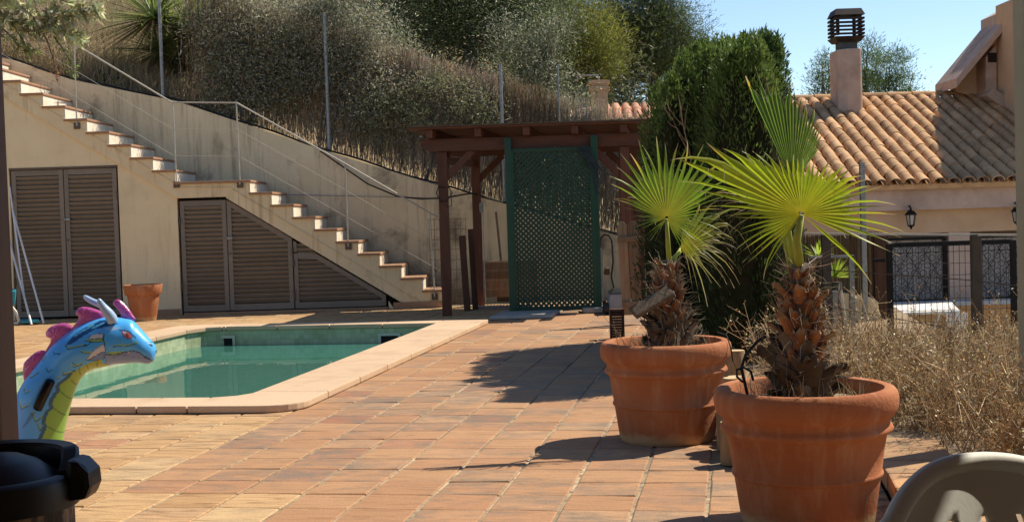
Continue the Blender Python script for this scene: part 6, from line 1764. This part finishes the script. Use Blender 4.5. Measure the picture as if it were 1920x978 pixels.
# black grab handle welded on the near side
hp = [(112.5, 711.5), (106, 726), (99, 741.5), (92, 757), (86.5, 769)]
t = MB(); V = []
for k in range(25):
    u = k / 24; q = cr([[*p] for p in hp], 25)[k]
    hw = 8.2 * min(1, (min(u, 1 - u) * 14 + .35)) ** .5; d = Vector((q[0], q[1])); tv = Vector((-26, 57.5)).normalized(); nv = Vector((tv.y, -tv.x))
    lift = -.104 - .022 * math.sin(PI * u) ** .5
    for (e, z_) in ((-1, .030), (-1, .004), (-.55, -.008), (.55, -.008), (1, .004), (1, .030)):
        w = d + nv * hw * e; p = fpt(w.x, w.y, lift + z_); V.append(p)
Fq = [(i*6 + j, i*6 + j + 1, i*6 + j + 7, i*6 + j + 6) for i in range(24) for j in range(5)] + [(0, 5, 4, 3, 2, 1), tuple(24*6 + j for j in range(6))]
t.add(V, Fq); child(t.build('grab_handle', M['handle'], auto=.8), dr)
# float body resting on the paving, mostly behind the drum
bm_ = bmesh.new(); bmesh.ops.create_uvsphere(bm_, u_segments=48, v_segments=24, radius=1)
for v in bm_.verts: v.co = Vector((v.co.x * .34, v.co.y * .30, v.co.z * .15))
me = bpy.data.meshes.new('float_body'); bm_.to_mesh(me); bm_.free()
ca_ = me.color_attributes.new('Col', 'FLOAT_COLOR', 'POINT'); ca_.data.foreach_set('color', np.tile(np.array((.045, .27, .66, 1), np.float32), len(me.vertices)))
o = link('float_body', me, M['vinyl'], None, True); q = fpt(-30, 940); o.location = (q.x - dr.location.x, 0, .155); o.parent = dr

# ------------------------------------------------------------------ black lidded drum in the corner
DRY = 2.4
dc = at(-6, 890, DRY); dz = dc.z
dm = empty('lidded_drum', (dc.x, DRY, 0)); tag(dm, 'black domed lid with side lug on a brown patterned drum, bottom left corner', 'drum')
M['drum'] = mat('patterned_drum', (.040, .026, .017), (.34, .245, .155), 9, .45, .55, .6, .6, 20, .3, stretch=(2.4, 2.4, .8), kind='obj')
R_ = .142
t = MB(); t.lathe([(.0, .01), (R_ - .022, .01), (R_ - .010, .05), (R_ - .006, dz * .5), (R_ - .008, dz - .05), (0, dz - .05)], 64); t.build('drum_wall', M['drum'], dm, auto=.7)
t = MB(); t.lathe([(R_ - .012, dz - .062), (R_ + .002, dz - .058), (R_ + .004, dz - .02), (R_, dz - .006), (R_ - .008, dz), (R_ - .022, dz + .001), (R_ - .030, dz - .006), (R_ - .040, dz + .002), (R_ - .07, dz + .024), (R_ - .10, dz + .036), (0, dz + .042)], 72); t.build('lid', M['blackplastic'], dm, auto=.6)
# raised bail round the far side
V = []; n = 40
for k in range(n + 1):
    u = k / n; a = -.10 + (PI + .20) * u
    lift = .034 * min(1, math.sin(PI * min(1, max(0, u))) * 2.2)
    ro, ri = R_ + .004, R_ - .028
    for (rr, zz) in ((ro, -.004), (ro, lift + .004), (ro - .006, lift + .009), (ri + .004, lift + .006), (ri, lift + .0), (ri, -.008)):
        V.append((rr * math.cos(a), rr * math.sin(a), dz + zz))
t = MB(); t.add(V, [(i*6 + j, i*6 + (j + 1) % 6, i*6 + 6 + (j + 1) % 6, i*6 + 6 + j) for i in range(n) for j in range(6)] + [tuple(range(6)), tuple(n*6 + j for j in range(5, -1, -1))]); t.build('bail', M['blackplastic'], dm, auto=.5)
for sx in (1, -1):
    t = MB(); t.prism([(sx * (R_ - .012), dz - .050), (sx * (R_ + .030), dz - .046), (sx * (R_ + .040), dz - .022), (sx * (R_ + .038), dz + .004), (sx * (R_ + .018), dz + .026), (sx * (R_ - .004), dz + .030)], 'y', -.03, .045); t.build('lug', M['blackplastic'], dm, bevel=.012)

# ------------------------------------------------------------------ white plastic chair, bottom right
CHY = 1.45
cc = at(1826, 868, CHY + .383); cz = cc.z; cc.x += .0956
wc = empty('plastic_chair', (cc.x, CHY, 0), math.radians(14)); tag(wc, 'white plastic garden chair with slotted back, bottom right corner', 'chair')
SZ = .43
def back_pt(s, t_):
    """s -1..1 across, t 0..1 up; rounded top, hollowed towards the sitter (-y)"""
    hw = (.235 + .02 * t_) * (1 - max(0, t_ - .72) ** 2 * 4.5)
    x = s * hw
    z = SZ + .02 + (cz - SZ - .02) * t_ - .055 * (abs(s) ** 2.4) * smooth((t_ - .4) / .6)
    y = .215 + .18 * t_ - .07 * (abs(s) ** 2)
    return Vector((x, y, z))
ncol, nrow = 44, 30
V = []; 
for j in range(nrow + 1):
    for i in range(ncol + 1): V.append(back_pt(i / ncol * 2 - 1, j / nrow)[:])
Fq = []
for j in range(nrow):
    for i in range(ncol):
        t_ = (j + .5) / nrow
        fan = i in (11, 16, 21, 26, 31, 36)
        if fan and .12 < t_ < .85 - .14 * ((i + .5) / ncol * 2 - 1) ** 2: continue
        a = j * (ncol + 1) + i; Fq.append((a, a + 1, a + ncol + 2, a + ncol + 1))
me = bpy.data.meshes.new('backrest'); me.from_pydata(V, [], Fq)
o = link('backrest', me, M['whiteplastic'], wc, True); sm = o.modifiers.new('thick', 'SOLIDIFY'); sm.thickness = .007
rim = [back_pt(-1, k / 12) for k in range(13)] + [back_pt(-1 + 2 * k / 30, 1) for k in range(1, 30)] + [back_pt(1, 1 - k / 12) for k in range(13)]
t = MB(); t.tube([p + Vector((0, .006, 0)) for p in rim], .0145, 10); t.build('back_rim', M['whiteplastic'], wc, smooth=True)
t = MB(); t.box((0, -.02, SZ), (.47, .46, .018)); t.build('seat', M['whiteplastic'], wc, bevel=.008)
for sx in (-1, 1):
    t = MB(); t.tube([(sx * .235, .16, SZ + .24), (sx * .275, .0, SZ + .235), (sx * .28, -.15, SZ + .225), (sx * .27, -.23, SZ + .20)], [.018, .024, .024, .018], 8); t.build('armrest', M['whiteplastic'], wc, smooth=True)
    for (y, yb) in ((-.20, -.25), (.17, .26)):
        t = MB(); t.tube([(sx * .245, y, SZ + (.20 if y < 0 else .0)), (sx * .25, (y + yb) / 2, SZ * .5), (sx * .265, yb, .004)], [.020, .024, .020], 8); t.build('leg', M['whiteplastic'], wc, smooth=True)
